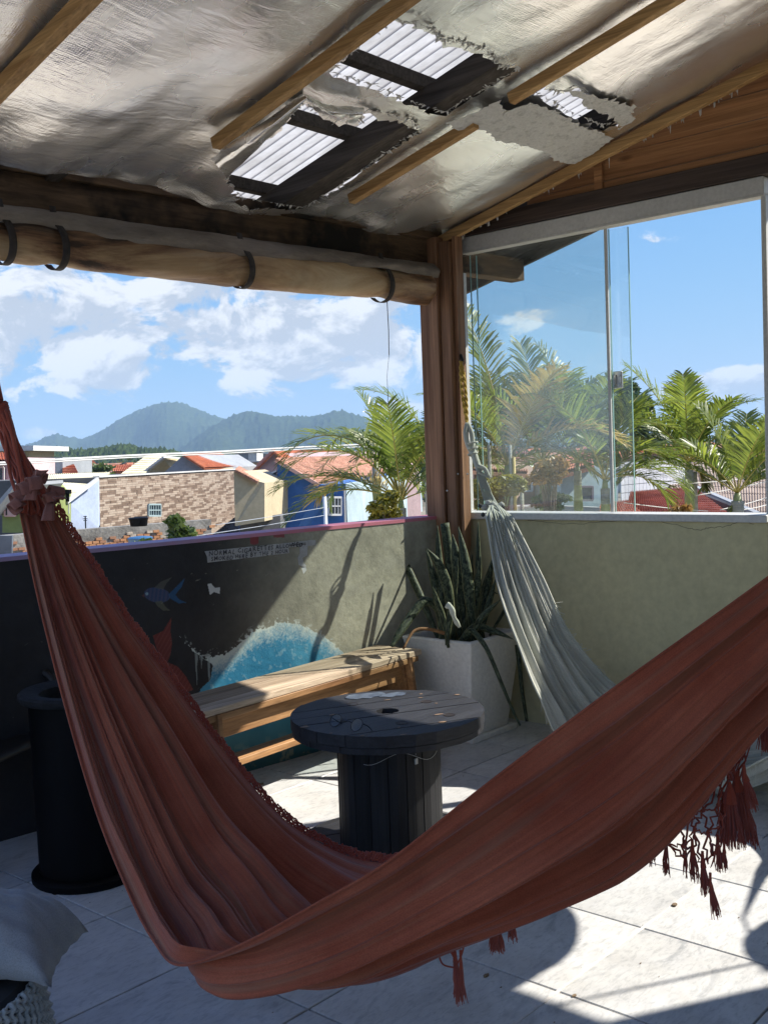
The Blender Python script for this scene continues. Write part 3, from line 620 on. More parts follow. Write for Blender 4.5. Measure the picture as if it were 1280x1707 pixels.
patch([(742, 186), (790, 165), (830, 148), (842, 160), (838, 172), (800, 198), (770, 196)], -.052, 'torn_backing', M_BACK, .008)
patch([(930, 130), (985, 140), (1060, 162), (1055, 188), (1030, 200), (1024, 180), (990, 170), (958, 142)], -.045, 'torn_backing', M_BACK, .012)
# pine battens under the foil, grey lattice above it, corrugated sheets on top
def batten(x, y0, y1, w=.042, t=.045, dz=-.045):
    MB().bar((x, y0, ceil_z(y0)+dz), (x, y1, ceil_z(y1)+dz), w, t, bev=.003).build('batten', W_BAT, roof)
batten(-2.83, .10, -5.5, .05); batten(-1.925, -.355, -5.5); batten(-.985, -.20, -.93); batten(-1.0, -1.12, -5.5); batten(-.085, .0, -5.5, .035, .05, -.05)
rb = bpy.data.objects
for x, w in ((-3.4, .06), (-2.3, .06), (-1.135, .135), (-.22, .06), (.30, .06)):
    MB().bar((x, .35, ceil_z(.35)+.052), (x, -5.6, ceil_z(-5.6)+.052), w, .10, bev=.003).build('rafter', W_GREY, roof)
for y in (.17, -.385, -.81, -1.32, -2.1, -2.7, -3.3, -3.9, -4.5, -5.1):
    MB().box((-2.0, y, ceil_z(y)+.132), (5.2, .052, .055), bev=.003).build('purlin', W_GREY, roof)
def trans_mat():
    m, N, L, B = new_mat('translucent_sheet'); g = N.new('ShaderNodeNewGeometry'); f = _noise(N, L, g.outputs['Position'], 7, 6, .6, (1.5, .4, 1)); f2 = _noise(N, L, g.outputs['Position'], 90, 3, .7, (1, .1, 1))
    c0 = _ramp(N, L, f, [(.3, (.34, .335, .33)), (.6, (.50, .50, .51))]); B.inputs['Roughness'].default_value = .5
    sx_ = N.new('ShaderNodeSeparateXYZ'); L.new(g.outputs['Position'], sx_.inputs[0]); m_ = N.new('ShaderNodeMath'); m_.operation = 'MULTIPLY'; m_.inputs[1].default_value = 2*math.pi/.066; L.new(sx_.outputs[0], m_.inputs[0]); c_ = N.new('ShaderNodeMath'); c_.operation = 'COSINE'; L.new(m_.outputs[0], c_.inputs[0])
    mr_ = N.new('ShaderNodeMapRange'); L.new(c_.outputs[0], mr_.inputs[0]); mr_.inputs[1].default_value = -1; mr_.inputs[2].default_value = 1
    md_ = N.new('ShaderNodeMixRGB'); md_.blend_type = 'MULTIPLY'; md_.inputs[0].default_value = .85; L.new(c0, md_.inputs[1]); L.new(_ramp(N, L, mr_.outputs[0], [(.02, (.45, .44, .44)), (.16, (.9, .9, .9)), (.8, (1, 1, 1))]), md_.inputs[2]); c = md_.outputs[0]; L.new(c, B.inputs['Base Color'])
    mx = N.new('ShaderNodeMixRGB'); mx.blend_type = 'MULTIPLY'; mx.inputs[0].default_value = .4; L.new(c, mx.inputs[1]); L.new(_ramp(N, L, f2, [(.35, (.7, .7, .7)), (.6, (1, 1, 1))]), mx.inputs[2])
    tl = N.new('ShaderNodeBsdfTranslucent'); L.new(mx.outputs[0], tl.inputs[0]); ms = N.new('ShaderNodeMixShader'); ms.inputs[0].default_value = .72
    L.new(B.outputs[0], ms.inputs[1]); L.new(tl.outputs[0], ms.inputs[2]); L.new(ms.outputs[0], N['Material Output'].inputs[0]); return m
M_TRANS = trans_mat()
def corrugated(x0, x1, y0, y1, pitch, amp, dz, name, m, par):
    x0 = round(x0/pitch)*pitch; n = int(round((x1-x0)/pitch)*8); x1 = x0+n/8*pitch; G = []
    for y in (y0, (y0+y1)/2, y1):
        G.append([Vector((x0+(x1-x0)*i/n, y, ceil_z(y)+dz+amp*math.cos(2*math.pi*i/8))) for i in range(n+1)])
    return MB().grid(G).build(name, m, par)
corrugated(-4.7, -1.75, .45, -5.7, .066, .014, .205, 'corrugated_sheet', M_TRANS, roof); corrugated(-1.80, .63, .45, -5.7, .066, .014, .212, 'corrugated_sheet', M_TRANS, roof)
MB().bar((.615, .45, ceil_z(.45)+.035), (.615, -5.7, ceil_z(-5.7)+.035), .028, .33, bev=.003).build('rake_board', W_GREY, roof)
MB().bar((-4.7, .40, ceil_z(.4)+.10), (.60, .40, ceil_z(.4)+.10), .03, .12, bev=.003).build('eave_board', W_GREY, roof)
# torn pale strips hanging from the lining along the gable batten
M_STRIP = pmat('torn_lining_strip', (.6, .58, .54), (.75, .73, .7), 30, .8)
ts = MB()
for i in range(60):
    y = random.choice([random.uniform(-.05, -1.2), random.uniform(-1.2, -1.75)]); x = -.055+random.uniform(-.01, .012); z = ceil_z(y)-.06; l = random.expovariate(1/.012)+.006
    a = Vector((x, y, z)); w = random.uniform(.004, .018); ts.add([a, a+Vector((0, w, 0)), a+Vector((random.uniform(-.01, .01), w*.4, -l)), a+Vector((random.uniform(-.01, .01), w*.1, -l*.8))], [(0, 1, 2, 3)])
a = pxwall(1018, 240, -.06); ts.tube([a, a+Vector((-.005, .008, -.05)), a+Vector((0, .012, -.11))], [.003, .003, .001], 4)
for (q0, q1, w) in (((1076, 213), (1200, 150), .025), ((1140, 170), (1240, 104), .02)):
    A = pxwall(*q0, -.045); Bq = pxwall(*q1, -.045); pts = crom([A, A.lerp(Bq, .4)+Vector((0, 0, random.uniform(-.004, .004))), Bq], 8)
    G = [[p, p+Vector((-.006, 0, -w*math.sin(math.pi*min(1, (i+2)/16))*random.uniform(.6, 1.2)))] for i, p in enumerate(pts)]; ts.grid(G)
ts.build('torn_strips', M_STRIP, roof, normals=False)
# torn rims round the holes
tr = MB()
for h in (H1, H2, H3):
    for i in range(len(h)):
        a = Vector((*h[i], 0)); b = Vector((*h[(i+1) % len(h)], 0))
        for k in range(int((b-a).length/3)+1):
            q = a.lerp(b, random.random()); p = pceil(q.x, q.y, -.03); w = random.uniform(.004, .016); ang = random.uniform(0, 6.28); d = Vector((math.cos(ang), math.sin(ang), random.uniform(-.8, .1)))*random.uniform(.006, .03)
            s = Vector((-math.sin(ang), math.cos(ang), 0))*w; tr.add([p-s*.5, p+s*.5, p+s*.3+d, p-s*.2+d*.8], [(0, 1, 2, 3)])
tr.build('torn_rim', M_BACK, roof, normals=False)

# ---- rolled canvas blind
def blind_mat():
    m, N, L, B = new_mat('stained_canvas'); g = N.new('ShaderNodeNewGeometry'); co = g.outputs['Position']
    f = _noise(N, L, co, 3.2, 8, .62, (.45, 1.4, 1.6), .8); f2 = _noise(N, L, co, 1.5, 6, .6, None, .5); f3 = _noise(N, L, co, 26, 5, .7, (.5, 1.5, 1.5))
    c = _ramp(N, L, f, [(.34, (.045, .022, .011)), (.41, (.22, .11, .05)), (.52, (.50, .32, .16)), (.66, (.62, .46, .27))])
    mx = N.new('ShaderNodeMixRGB'); mx.blend_type = 'MULTIPLY'; mx.inputs[0].default_value = .6; L.new(c, mx.inputs[1]); L.new(_ramp(N, L, f2, [(.35, (.45, .42, .4)), (.6, (1.1, 1.1, 1.1))]), mx.inputs[2])
    L.new(mx.outputs[0], B.inputs['Base Color']); B.inputs['Roughness'].default_value = .45
    b = _bump(N, L, f, None, .7, .03); _bump(N, L, f3, B, .3, .003, b); return m
bl = thing('rolled_blind', 'rolled up stained canvas blind hanging under the eave beam', 'blind', mpt(-1.8, 2.3, -.04))
def roll():
    G = []; n = 200; m = 28; s0, s1 = -4.85, -.20
    for i in range(n+1):
        s = s0+(s1-s0)*i/n; row = []; strap = min(abs(s-q) for q in (-4.2, -3.3, -2.56, -2.343, -1.442, -.566)) if True else 1
        pinch = 1-.13*math.exp(-(strap/.05)**2); e = min(1, (s1-s)/.02+.75, 1)
        for k in range(m):
            a = 2*math.pi*k/m; wr = 1+.055*math.sin(3*a+s*5)+.03*math.sin(2*a-s*11+1)+.02*math.sin(7*a+s*23)+.012*math.sin(s*60+a*2)*math.exp(-(strap/.12)**2)
            r = .088*pinch*wr*e; zc = 2.335-.004*math.sin(s*3); row.append(mpt(s, zc+math.sin(a)*r*.95, -.045+math.cos(a)*r*.8))
        G.append(row)
    mb = MB(); mb.grid(G, closed=True); o = len(mb.v); c = sum((Vector(p) for p in G[-1]), Vector())/m; mb.v.append(tuple(c)); mb.f += [((n)*m+k, (n)*m+(k+1) % m, o) for k in range(m)]; mb.m += [0]*m
    mb.build('canvas_roll', blind_mat(), bl, smooth=True)
    # upper apron of the canvas
    G = []
    for i in range(n+1):
        s = s0+(-.17-s0)*i/n; row = []
        for k in range(9):
            t = k/8; off = -.048-.055*math.sin(t*2.2)+.007*math.sin(s*9+t*4)+.004*math.sin(s*37+t*9); zz = 2.475-.105*t*(.85+.15*math.sin(s*2.7))-.004*math.sin(s*14)*t; row.append(mpt(s, zz, off))
        G.append(row)
    MB().grid(G).build('canvas_apron', pmat('grey_canvas', (.12, .09, .07), (.42, .35, .28), 3.5, .8, .6, .006, (.5, 1, 2)), bl, smooth=True)
roll()
M_STRAP = pmat('dark_strap', (.018, .014, .012), (.06, .045, .035), 20, .7)
for s in (-4.2, -3.3, -2.56, -2.343, -1.442, -.566):
    G = []
    for k in range(19):
        t = k/18; a = math.radians(112+t*205); r = .0925; row = []
        for j in (-1, 1): row.append(mpt(s+j*.015+.02*math.sin(t*3), 2.335+math.sin(a)*r*.97, -.045+math.cos(a)*r*.84))
        G.append(row)
    top = [[mpt(s+j*.013, 2.49, -.055) for j in (-1, 1)]]; mb = MB().grid(top+G); st = mb.build('strap', M_STRAP, bl, normals=False, smooth=True)
    md = st.modifiers.new('s', 'SOLIDIFY'); md.thickness = .004
cdm = MB(); a = onmural(645, 500, -.06); cdm.tube([a, a+Vector((.004, 0, -.15)), a+Vector((.0, 0, -.28))], .0022, 5); a2 = onmural(645, 628, -.06); cdm.tube([a2, a2+Vector((.003, 0, -.16))], [.001, .002], 5); cdm.tube([a+Vector((.0, 0, -.28)), a2], .0009, 4)
cdm.build('pull_cord', flat('thin_cord', (.08, .07, .06), .8), bl)

# the house the terrace belongs to: back wall and left hand wall, mostly behind the camera
hw = thing('house_wall', 'plain cream painted house wall closing the back of the terrace behind the camera', 'wall', (-2.5, -5.7, 0))
M_HW = pmat('house_paint', (.70, .62, .48), (.80, .73, .58), 1.2, .85, .3, .004)
MB().box((-2.25, -5.75, 2.1), (4.9, .2, 4.2)).build('back_wall', M_HW, hw)

# round cane globes added unseen at the window side to cast round floor shadows
M_OCCL2 = pmat('dark_cane', (.12, .07, .03), (.2, .12, .06), 30, .8); M_OCCL = pmat('woven_cane', (.30, .20, .10), (.46, .33, .18), 30, .8)
def occluder(c, r, label):
    c = Vector(c); t = thing('cane_occluder', label, 'occluder', c, 'round occluders added under the roof'); b = MB(); G = [[c+Vector((r*math.cos(a)*math.cos(e), r*math.sin(a)*math.cos(e), r*.95*math.sin(e))) for a in np.linspace(0, 2*math.pi, 33)[:-1]] for e in np.linspace(-1.5, 1.5, 17)]; b.grid(G, closed=True); b.build('shade', M_OCCL, t, smooth=True)
    for e in np.linspace(-1.2, 1.2, 9): MB().tube([c+Vector((r*1.005*math.cos(a)*math.cos(e), r*1.005*math.sin(a)*math.cos(e), r*.955*math.sin(e))) for a in np.linspace(0, 2*math.pi, 33)], .006, 5).build('hoop', M_OCCL2, t, smooth=True)
    b = MB(); b.tube([c+ZZ*r*.93, Vector((c.x, c.y, ceil_z(c.y)-.05))], .006, 6); b.build('cord', flat('occluder_cord', (.05, .04, .03), .8), t)

occluder((-.66, -2.56, 1.86), .44, 'large round cane lantern added unseen to shade the floor, outside the picture at the right')
occluder((-.27, -3.40, 1.40), .22, 'smaller round cane lantern hung lower, added unseen to shade the floor, outside the picture at the right')

# the building under the terrace and the sunlit paved yard beside it
bb = MB(); bb.prism([(-5.6, -5.84, GROUND_Z), (.165, -5.84, GROUND_Z), (.165, .10, GROUND_Z), (-.05, .14, GROUND_Z), (-5.6, .62, GROUND_Z)], (0, 0, -GROUND_Z-.165))
bld = bb.build('building_below', M_HW, loc=(-2.7, -2.8, GROUND_Z)); tag(bld, 'plain lower storey of the building that carries the terrace', 'building')
M_YARD = pmat('paved_yard', (.42, .36, .27), (.58, .52, .42), .6, .9, .3, .01, c3=(.62, .56, .46), fine=9)
yd = MB(); yd.box((-4, 8.5, GROUND_Z+.002), (26, 33, .008)); tag(yd.build('yard_paving', M_YARD, loc=(-4, 8.5, GROUND_Z)), kind='structure')
# ================================================================ THE RED HAMMOCK
C_RED = cloth('terracotta_cloth', (.36, .084, .040), (.46, .134, .068), .92, .16, stripe=(.30, .17, .10), weave=420)
C_REDCORD = cloth('terracotta_cord', (.30, .055, .03), (.42, .10, .055), .95, 0, weave=700)
C_REDLIGHT = cloth('faded_terracotta_loop', (.26, .10, .075), (.36, .16, .12), .95, .05, weave=500)
F_ = [(92, 852, 2.80), (150, 940, 2.74), (215, 1040, 2.68), (290, 1140, 2.62), (378, 1258, 2.57), (470, 1362, 2.52), (562, 1420, 2.47), (640, 1440, 2.42), (720, 1430, 2.38), (800, 1385, 2.33), (910, 1300, 2.27), (1060, 1180, 2.22), (1230, 1045, 2.18), (1410, 900, 2.15), (1565, 780, 2.13)]
B_ = [(66, 860, 2.75), (108, 972, 2.62), (168, 1112, 2.48), (240, 1262, 2.33), (320, 1420, 2.18), (384, 1500, 2.05), (424, 1562, 1.96), (500, 1622, 1.92), (606, 1624, 1.92), (732, 1572, 1.93), (905, 1500, 1.95), (1062, 1408, 1.97), (1222, 1232, 2.00), (1405, 1040, 2.05), (1570, 800, 2.10)]
N_ = [(34, 856, 2.70), (62, 990, 2.55), (104, 1160, 2.38), (158, 1345, 2.20), (214, 1488, 2.03), (258, 1572, 1.90), (302, 1610, 1.80), (405, 1574, 1.76), (525, 1508, 1.75), (645, 1437, 1.76), (805, 1312, 1.78), (1003, 1163, 1.82), (1205, 1018, 1.88), (1405, 873, 1.96), (1560, 762, 2.06)]
def rail(L_, n): return np.array([tuple(p) for p in crom([P(*q) for q in L_], n)])
def ridges(v, seed, fs, rng=None):
    r = random.Random(seed); out = []
    for f in fs: out.append((f, r.random()*6.28, r.uniform(.7, 1.3)))
    return out
def lagr(Fr, Br, Nr, v):
    a = 2*(v-.5)*(v-1); b = 4*v*(1-v); c = 2*v*(v-.5); return Fr[:, None, :]*a[None, :, None]+Br[:, None, :]*b[None, :, None]+Nr[:, None, :]*c[None, :, None]
def fold_sheet(Fr, Br, Nr, nv, fs, seed, ampf, wander, extra=None, pinch0=0, pinch1=0):
    nu = len(Fr); u = np.linspace(0, 1, nu); v = np.linspace(0, 1, nv)
    S = lagr(Fr, Br, Nr, v)
    du = np.gradient(S, axis=0); dv = np.gradient(S, axis=1); n = np.cross(du, dv); n /= np.maximum(np.linalg.norm(n, axis=2, keepdims=True), 1e-9)
    width = np.linalg.norm(np.diff(S, axis=1), axis=2).sum(1)
    Vv = v[None, :]+wander*np.sin(u[:, None]*5+v[None, :]*3)+wander*.5*np.sin(u[:, None]*13+v[None, :]*7+2)
    h = np.zeros((nu, nv)); endd = np.minimum(u, 1-u)[:, None]
    for (f, ph, wt) in ridges(None, seed, fs):
        x = f*Vv+ph/6.28; s = np.sin(math.pi*x); rd = 1-np.abs(s)**.8*1.0; rd = rd-.35
        aw = wt/(f**.75)*np.exp(-endd*f*.2)*(1+.35*np.sin(u[:, None]*(7+f*.6)+ph*3+v[None, :]*9)); h += rd*aw
    h = h-h.mean(axis=1, keepdims=True); edge = np.clip(np.minimum(v, 1-v)*14, 0.15, 1)[None, :]
    h = h*width[:, None]*ampf*edge
    if extra is not None: h = h+extra(u[:, None], v[None, :])
    return S+n*h[..., None], n
def hammock_mesh(S, name, m, parent):
    nu, nv, _ = S.shape; mb = MB(); mb.v = [tuple(p) for p in S.reshape(-1, 3).tolist()]
    mb.f = [(i*nv+j, i*nv+j+1, (i+1)*nv+j+1, (i+1)*nv+j) for i in range(nu-1) for j in range(nv-1)]; mb.m = [0]*len(mb.f)
    o = mb.build(name, m, parent, smooth=True, normals=False); uvl = o.data.uv_layers.new(name='UVMap'); li = np.zeros(len(o.data.loops), np.int64); o.data.loops.foreach_get('vertex_index', li)
    uv = np.stack([(li//nv)/(nu-1), (li % nv)/(nv-1)], -1).astype(np.float32); uvl.data.foreach_set('uv', uv.ravel()); return o
ham = thing('red_hammock', 'terracotta red cloth hammock with macrame fringe hanging across the foreground', 'hammock', P(640, 1560, 2.0))
NU = 16; Fr, Br, Nr = rail(F_, NU), rail(B_, NU), rail(N_, NU)
def red_extra(u, v):
    g = lambda x, c, s: np.exp(-((x-c)/s)**2)
    k = u*14
    h = -.006*g(v, .94, .03)*g(k, 7.6, 1.8)-.016*g(v, .80, .04)*g(k, 7.8, 1.5)+.007*g(v, .87, .03)*g(k, 8.2, 1.5)
    h += .012*g(v, .30+.01*k, .05)*g(k, 5.5, 1.5)
    h += -.012*g(v, .62, .10)*g(k, 6.2, 1.3)
    return h
S, nrm = fold_sheet(Fr, Br, Nr, 300, (3.2, 5.1, 7.7, 11.3, 15.9, 23.0, 31.0, 43.0), 11, .20, .012, red_extra)
# face the folds up on the inside
hammock_mesh(S, 'cloth_bed', C_RED, ham)
# rolled hem along the near edge and braided border along the far edge
def hem(pts, r, name, m, par, seg=6):
    return MB().tube([tuple(p) for p in pts], r, seg).build(name, m, par, smooth=True)
hem(S[:, -1, :], .0026, 'near_hem', C_RED, ham, 8)
bd = MB(); E0 = S[:, 0, :]; out = (S[:, 0, :]-S[:, 8, :]); out /= np.linalg.norm(out, axis=1, keepdims=True)
offv = out*.5+np.array([0, 0, .55]); 
M_ = len(E0); ii = np.arange(0, M_-1, 1)
for lay in range(3):
    for sgn in (-1, 1):
        pts = []
        for q in range(0, (M_-1)*4+1):
            t = q/4; i0 = min(int(t), M_-2); fr = t-i0; base = E0[i0]*(1-fr)+E0[i0+1]*fr; ow = offv[i0]; wob = .5+.5*sgn*math.sin(t*1.9+lay*1.1)
            pts.append(tuple(base+ow*(.002+.026*wob+.004*math.sin(t*.7+lay))+np.array([random.gauss(0, .0012) for _ in range(3)])))
        bd.tube(pts[:int(len(pts)*.62)], .0021, 4)
bd.build('braided_border', C_REDCORD, ham, smooth=True)
# cords to the upper left knot, gathered loops and bows
kn = P(9, 712, 2.86); top = P(-2, 668, 2.90); hookp = P(-40, 560, 3.0)
cb = MB(); gath = [S[0, j, :] for j in range(4, 300, 12)]
for gi, g in enumerate(gath):
    g = Vector(g); gk = kn+Vector((random.uniform(-.012, .012), random.uniform(-.01, .01), random.uniform(-.03, .03)))
    mid = g.lerp(gk, .5)+CR*random.uniform(-.012, .02)-Vector((0, 0, .015)); loopp = g.lerp(gk, .12)+CR*random.uniform(-.01, .01)
    cb.tube(crom([g, loopp, mid, gk, kn.lerp(top, .6)+CR*random.uniform(-.006, .006)], 5), [.0052+random.uniform(-.001, .002)]*21, 5)
for k in range(12):
    g = Vector(random.choice(gath)); a = g.lerp(kn, random.uniform(0, .25)); b = kn+Vector((random.uniform(-.01, .01), 0, random.uniform(-.1, .0)))
    cb.tube(crom([a, a.lerp(b, .35)+CR*random.uniform(-.02, .02), a.lerp(b, .7)+CR*random.uniform(-.015, .01), b], 5), .004, 5)
cb.build('end_cords', C_REDCORD, ham, smooth=True)
kb = MB()
for k in range(9):
    a0 = k*.75; pts = [kn.lerp(top, .25+.09*k*.9)+CR*math.cos(t)*.016+CF*math.sin(t)*.016 for t in np.linspace(a0, a0+5.6, 12)]; kb.tube(pts, .008, 6)
kb.tube(crom([top, top.lerp(hookp, .5)+CR*.01, hookp], 6), .013, 8); kb.build('knot', C_REDCORD, ham, smooth=True)
def ribbon(pts, w, wdir, name, m, par, twist=0):
    pts = crom(pts, 8); G = []
    for i, p in enumerate(pts):
        t = i/(len(pts)-1); d = (Matrix.Rotation(twist*t, 3, CF) @ Vector(wdir)); G.append([p-d*w*.5, p-d*w*.17+CF*-.003*math.sin(t*9), p+d*w*.17+CF*.003*math.sin(t*7), p+d*w*.5])
    o = MB().grid(G).build(name, m, par, smooth=True, normals=False); md = o.modifiers.new('s', 'SOLIDIFY'); md.thickness = .0025; return o
def loop(px, py, dep, r, ang, w, name='loop'):
    r *= .85; w *= .8
    c = P(px, py, dep); ax = (CR*math.cos(ang)+CU*math.sin(ang)); up = (-CR*math.sin(ang)+CU*math.cos(ang)); pts = []
    for t in np.linspace(-.5, 4.4, 7): pts.append(c+up*math.sin(t)*r+ax*(math.cos(t)*r*.45)-CF*math.cos(t)*r*.6)
    ribbon(pts, w, ax*.85+CF*.3, name, C_REDLIGHT, ham)
loop(30, 832, 2.68, .026, .5, .04); loop(42, 818, 2.67, .028, .35, .045); loop(56, 810, 2.66, .028, .15, .045); loop(26, 845, 2.66, .022, .8, .035)
loop(66, 797, 2.70, .022, -.4, .04); loop(92, 824, 2.72, .026, -.2, .05); loop(84, 832, 2.70, .02, .3, .04)
def bow(pts, w0, w1, name):
    pts3 = crom([P(*q) for q in pts], 6); G = []
    for i, p in enumerate(pts3):
        t = i/(len(pts3)-1); w = w0+(w1-w0)*t; G.append([p-CR*w*.5, p-CR*w*.25-CF*.006, p, p+CR*w*.25-CF*.006, p+CR*w*.5])
    o = MB().grid(G).build(name, C_REDLIGHT, ham, smooth=True, normals=False); md = o.modifiers.new('s', 'SOLIDIFY'); md.thickness = .003
bow([(63, 800, 2.69), (55, 815, 2.67), (50, 834, 2.66)], .012, .030, 'cloth_tie'); bow([(62, 803, 2.70), (66, 792, 2.68), (70, 784, 2.68)], .014, .034, 'cloth_tie')
bow([(84, 838, 2.71), (82, 852, 2.69), (80, 868, 2.68)], .016, .032, 'cloth_tie'); bow([(86, 836, 2.71), (94, 828, 2.69), (102, 832, 2.69)], .02, .028, 'cloth_tie')
# knitted start of the cloth, loose strands
# right end cords going up to the other hook
rg = MB(); hk2 = P(1780, 560, 2.3)
for j in range(2, 300, 22):
    g = Vector(S[-1, j, :]); rg.tube(crom([g, g.lerp(hk2, .5)+Vector((0, 0, -.01)), hk2], 5), .006, 5)
rg.build('end_cords', C_REDCORD, ham, smooth=True)
# macrame net
def cordpath(a, b, sag=.006, n=6, wob=.003):
    pts = []
    for k in range(n+1):
        t = k/n; p = a.lerp(b, t)+Vector((0, 0, -sag*math.sin(math.pi*t))); 
        if 0 < k < n: p = p+Vector([random.gauss(0, wob) for _ in range(3)])
        pts.append(p)
    return pts
def tassel(px, py, ln, w, dep, parent, mat_, n=34, lean=0):
    a = P(px, py, dep); s = dep/FPX; L_ = ln*s; W_ = w*s; mb = MB()
    dn = Vector((0, 0, -1))+CR*lean
    mb.tube([a+Vector((0, 0, .018)), a, a+dn*L_*.10, a+dn*L_*.22], [.003, W_*.16, W_*.22, W_*.26], 7)
    for k in range(n):
        an = random.uniform(0, 6.28); rr = math.sqrt(random.random()); off = (CR*math.cos(an)*1.0+CF*math.sin(an)*.8)*rr*W_*.5; ll = L_*random.uniform(.82, 1.06)
        pts = [a+dn*L_*.08, a+dn*L_*.22+off*.42, a+dn*L_*.6+off*.8+Vector([random.gauss(0, .0015) for _ in range(3)]), a+dn*ll+off*random.uniform(.7, 1.2)+Vector([random.gauss(0, .002) for _ in range(3)])]
        mb.tube(pts, [.0016, .0016, .0013, .0008], 3, cap=False)
    return mb.build('tassel', mat_, parent, normals=False)
DN = 2.16
def px3(x, y, d=DN): return P(x, y, d)
nodes = {}
# net nodes by row: traced loosely; every knot is its own point in space
rows = [[(1056, 1352), (1082, 1330), (1110, 1305), (1140, 1280), (1168, 1262), (1196, 1240), (1204, 1238), (1232, 1200), (1268, 1168)],
        [(1068, 1388), (1100, 1370), (1128, 1345), (1152, 1330), (1178, 1312), (1200, 1300), (1216, 1285), (1240, 1255)],
        [(1082, 1392), (1112, 1386), (1136, 1378), (1152, 1356), (1172, 1352), (1196, 1340), (1216, 1318)],
        [(1078, 1400), (1110, 1402), (1138, 1408), (1158, 1384), (1180, 1388), (1200, 1366)],
        [(1110, 1404), (1141, 1425), (1156, 1414), (1172, 1436), (1190, 1424), (1204, 1400)]]
net = MB(); P3 = [[px3(x+random.uniform(-3, 3), y+random.uniform(-3, 3), DN+random.uniform(-.04, .04)) for x, y in r] for r in rows]
for ri, r in enumerate(P3):
    if ri:
        for a, b in zip(r, r[1:]): net.tube(cordpath(a, b, .008), .0020, 5)
    if ri+1 < len(P3):
        nx = P3[ri+1]
        for i, a in enumerate(r):
            for j in (i-1, i):
                if 0 <= j < len(nx) and random.random() < .93: net.tube(cordpath(a, nx[j], .004), .0024, 5)
    for p in r: net.lathe(p-Vector((0, 0, .004)), [(.001, -.003), (.0042, 0), (.0045, .004), (.001, .009)], 6)
for (a, b) in (((1252, 1185), (1236, 1228)), ((1262, 1200), (1226, 1290)), ((1268, 1190), (1232, 1302)), ((1280, 1150), (1270, 1180)), ((1204, 1236), (1215, 1285)), ((1205, 1255), (1186, 1300)), ((1222, 1215), (1196, 1330)), ((1256, 1186), (1248, 1240))):
    net.tube(cordpath(px3(*a), px3(*b), .0, 4, .0008), .0017, 4)
for k in range(5):
    net.tube(cordpath(px3(1203+k*2, 1238), px3(1216+k*3, 1302), -.002, 6, .002), .003, 5)
net.build('macrame_net', C_REDCORD, ham, smooth=True, normals=False)['kind'] = 'stuff'
for (x, y, ln, w, d, n, le) in ((1083, 1396, 46, 15, DN, 26, 0), (1110, 1402, 58, 13, DN, 26, 0), (1072, 1388, 42, 8, DN+.05, 10, 0), (1045, 1418, 22, 5, DN, 8, 0), (1154, 1414, 56, 18, DN, 34, .05), (1171, 1434, 60, 20, DN, 36, .1), (1184, 1470, 62, 15, DN, 26, .15),
                         (1196, 1405, 50, 18, DN, 28, 0), (1207, 1415, 36, 14, DN, 18, 0), (1143, 1415, 48, 8, DN, 12, 0), (1216, 1318, 96, 46, DN-.02, 90, 0), (1228, 1300, 84, 40, DN, 70, .1), (1238, 1330, 82, 40, DN+.02, 70, .12), (1206, 1335, 70, 24, DN, 40, 0), (1240, 1290, 60, 26, DN-.03, 40, .25),
                         (1130, 1310, 50, 34, DN+.05, 50, 0), (1162, 1275, 46, 26, DN+.04, 34, 0), (1108, 1345, 44, 34, DN+.04, 50, 0), (1094, 1365, 44, 26, DN+.06, 36, 0),
                         (1273, 1170, 84, 20, DN-.05, 44, 0), (1284, 1180, 72, 22, DN-.05, 40, 0), (757, 1582, 92, 16, 2.02, 44, .06), (768, 1600, 70, 14, 2.02, 34, .0), (828, 1538, 52, 30, 2.05, 60, 0), (852, 1532, 38, 16, 2.05, 30, .06)):
    tassel(x, y, ln, w, d, ham, C_REDCORD, n, le)
nb = MB(); nb.tube(crom([P(764, 1566, 2.02), P(750, 1578, 2.02), P(757, 1596, 2.02)], 5), .003, 5); nb.tube(crom([P(775, 1566, 2.02), P(770, 1590, 2.02), P(760, 1612, 2.02)], 5), .0018, 5)
nb.tube(crom([P(730, 1588, 2.02), P(738, 1608, 2.02), P(758, 1614, 2.02)], 5), .0018, 5); nb.build('fringe_cords', C_REDCORD, ham, smooth=True)

# ================================================================ THE GREY HAMMOCK
C_GREY = cloth('grey_green_cloth', (.50, .52, .46), (.62, .63, .56), .92, .22, stripe=(.42, .44, .37), weave=420); C_GREYCORD = cloth('pale_cord', (.40, .42, .36), (.55, .56, .48), .95, .1, weave=600)
C_YEL = cloth('yellow_rope_fibre', (.42, .25, .03), (.60, .40, .08), .8, 0, weave=600)
h2 = thing('grey_hammock', 'pale grey green hammock hanging along the beige wall', 'hammock', (-.5, -1.6, .2))
F2 = [tuple(pxwall(852, 860, -.42)), tuple(pxwall(902, 958, -.44)), tuple(pxwall(952, 1060, -.40)), tuple(pxwall(1035, 1150, -.32)), (-.26, -1.50, .20), (-.24, -1.82, .20), (-.24, -2.15, .36), (-.25, -2.50, .68), (-.28, -2.80, 1.06)]
N2 = [pxwall(810, 858, -.46), pxwall(831, 980, -.60), pxwall(866, 1080, -.70), pxwall(900, 1162, -.76), pxwall(955, 1250, -.76), Vector((-.74, -1.72, .10)), Vector((-.66, -2.1, .30)), Vector((-.50, -2.5, .64)), Vector((-.36, -2.82, 1.02))]
B2 = []
for i, (a, b) in enumerate(zip(F2, N2)): B2.append(Vector(a).lerp(b, .5)+Vector((0, 0, -[.0, .02, .05, .09, .10, .10, .09, .05, 0][i])))
S2, _ = fold_sheet(np.array([tuple(p) for p in crom(F2, 16)]), np.array([tuple(p) for p in crom(B2, 16)]), np.array([tuple(p) for p in crom(N2, 16)]), 170, (4.7, 7.1, 10.3, 14.1, 18.7), 5, .30, .015)
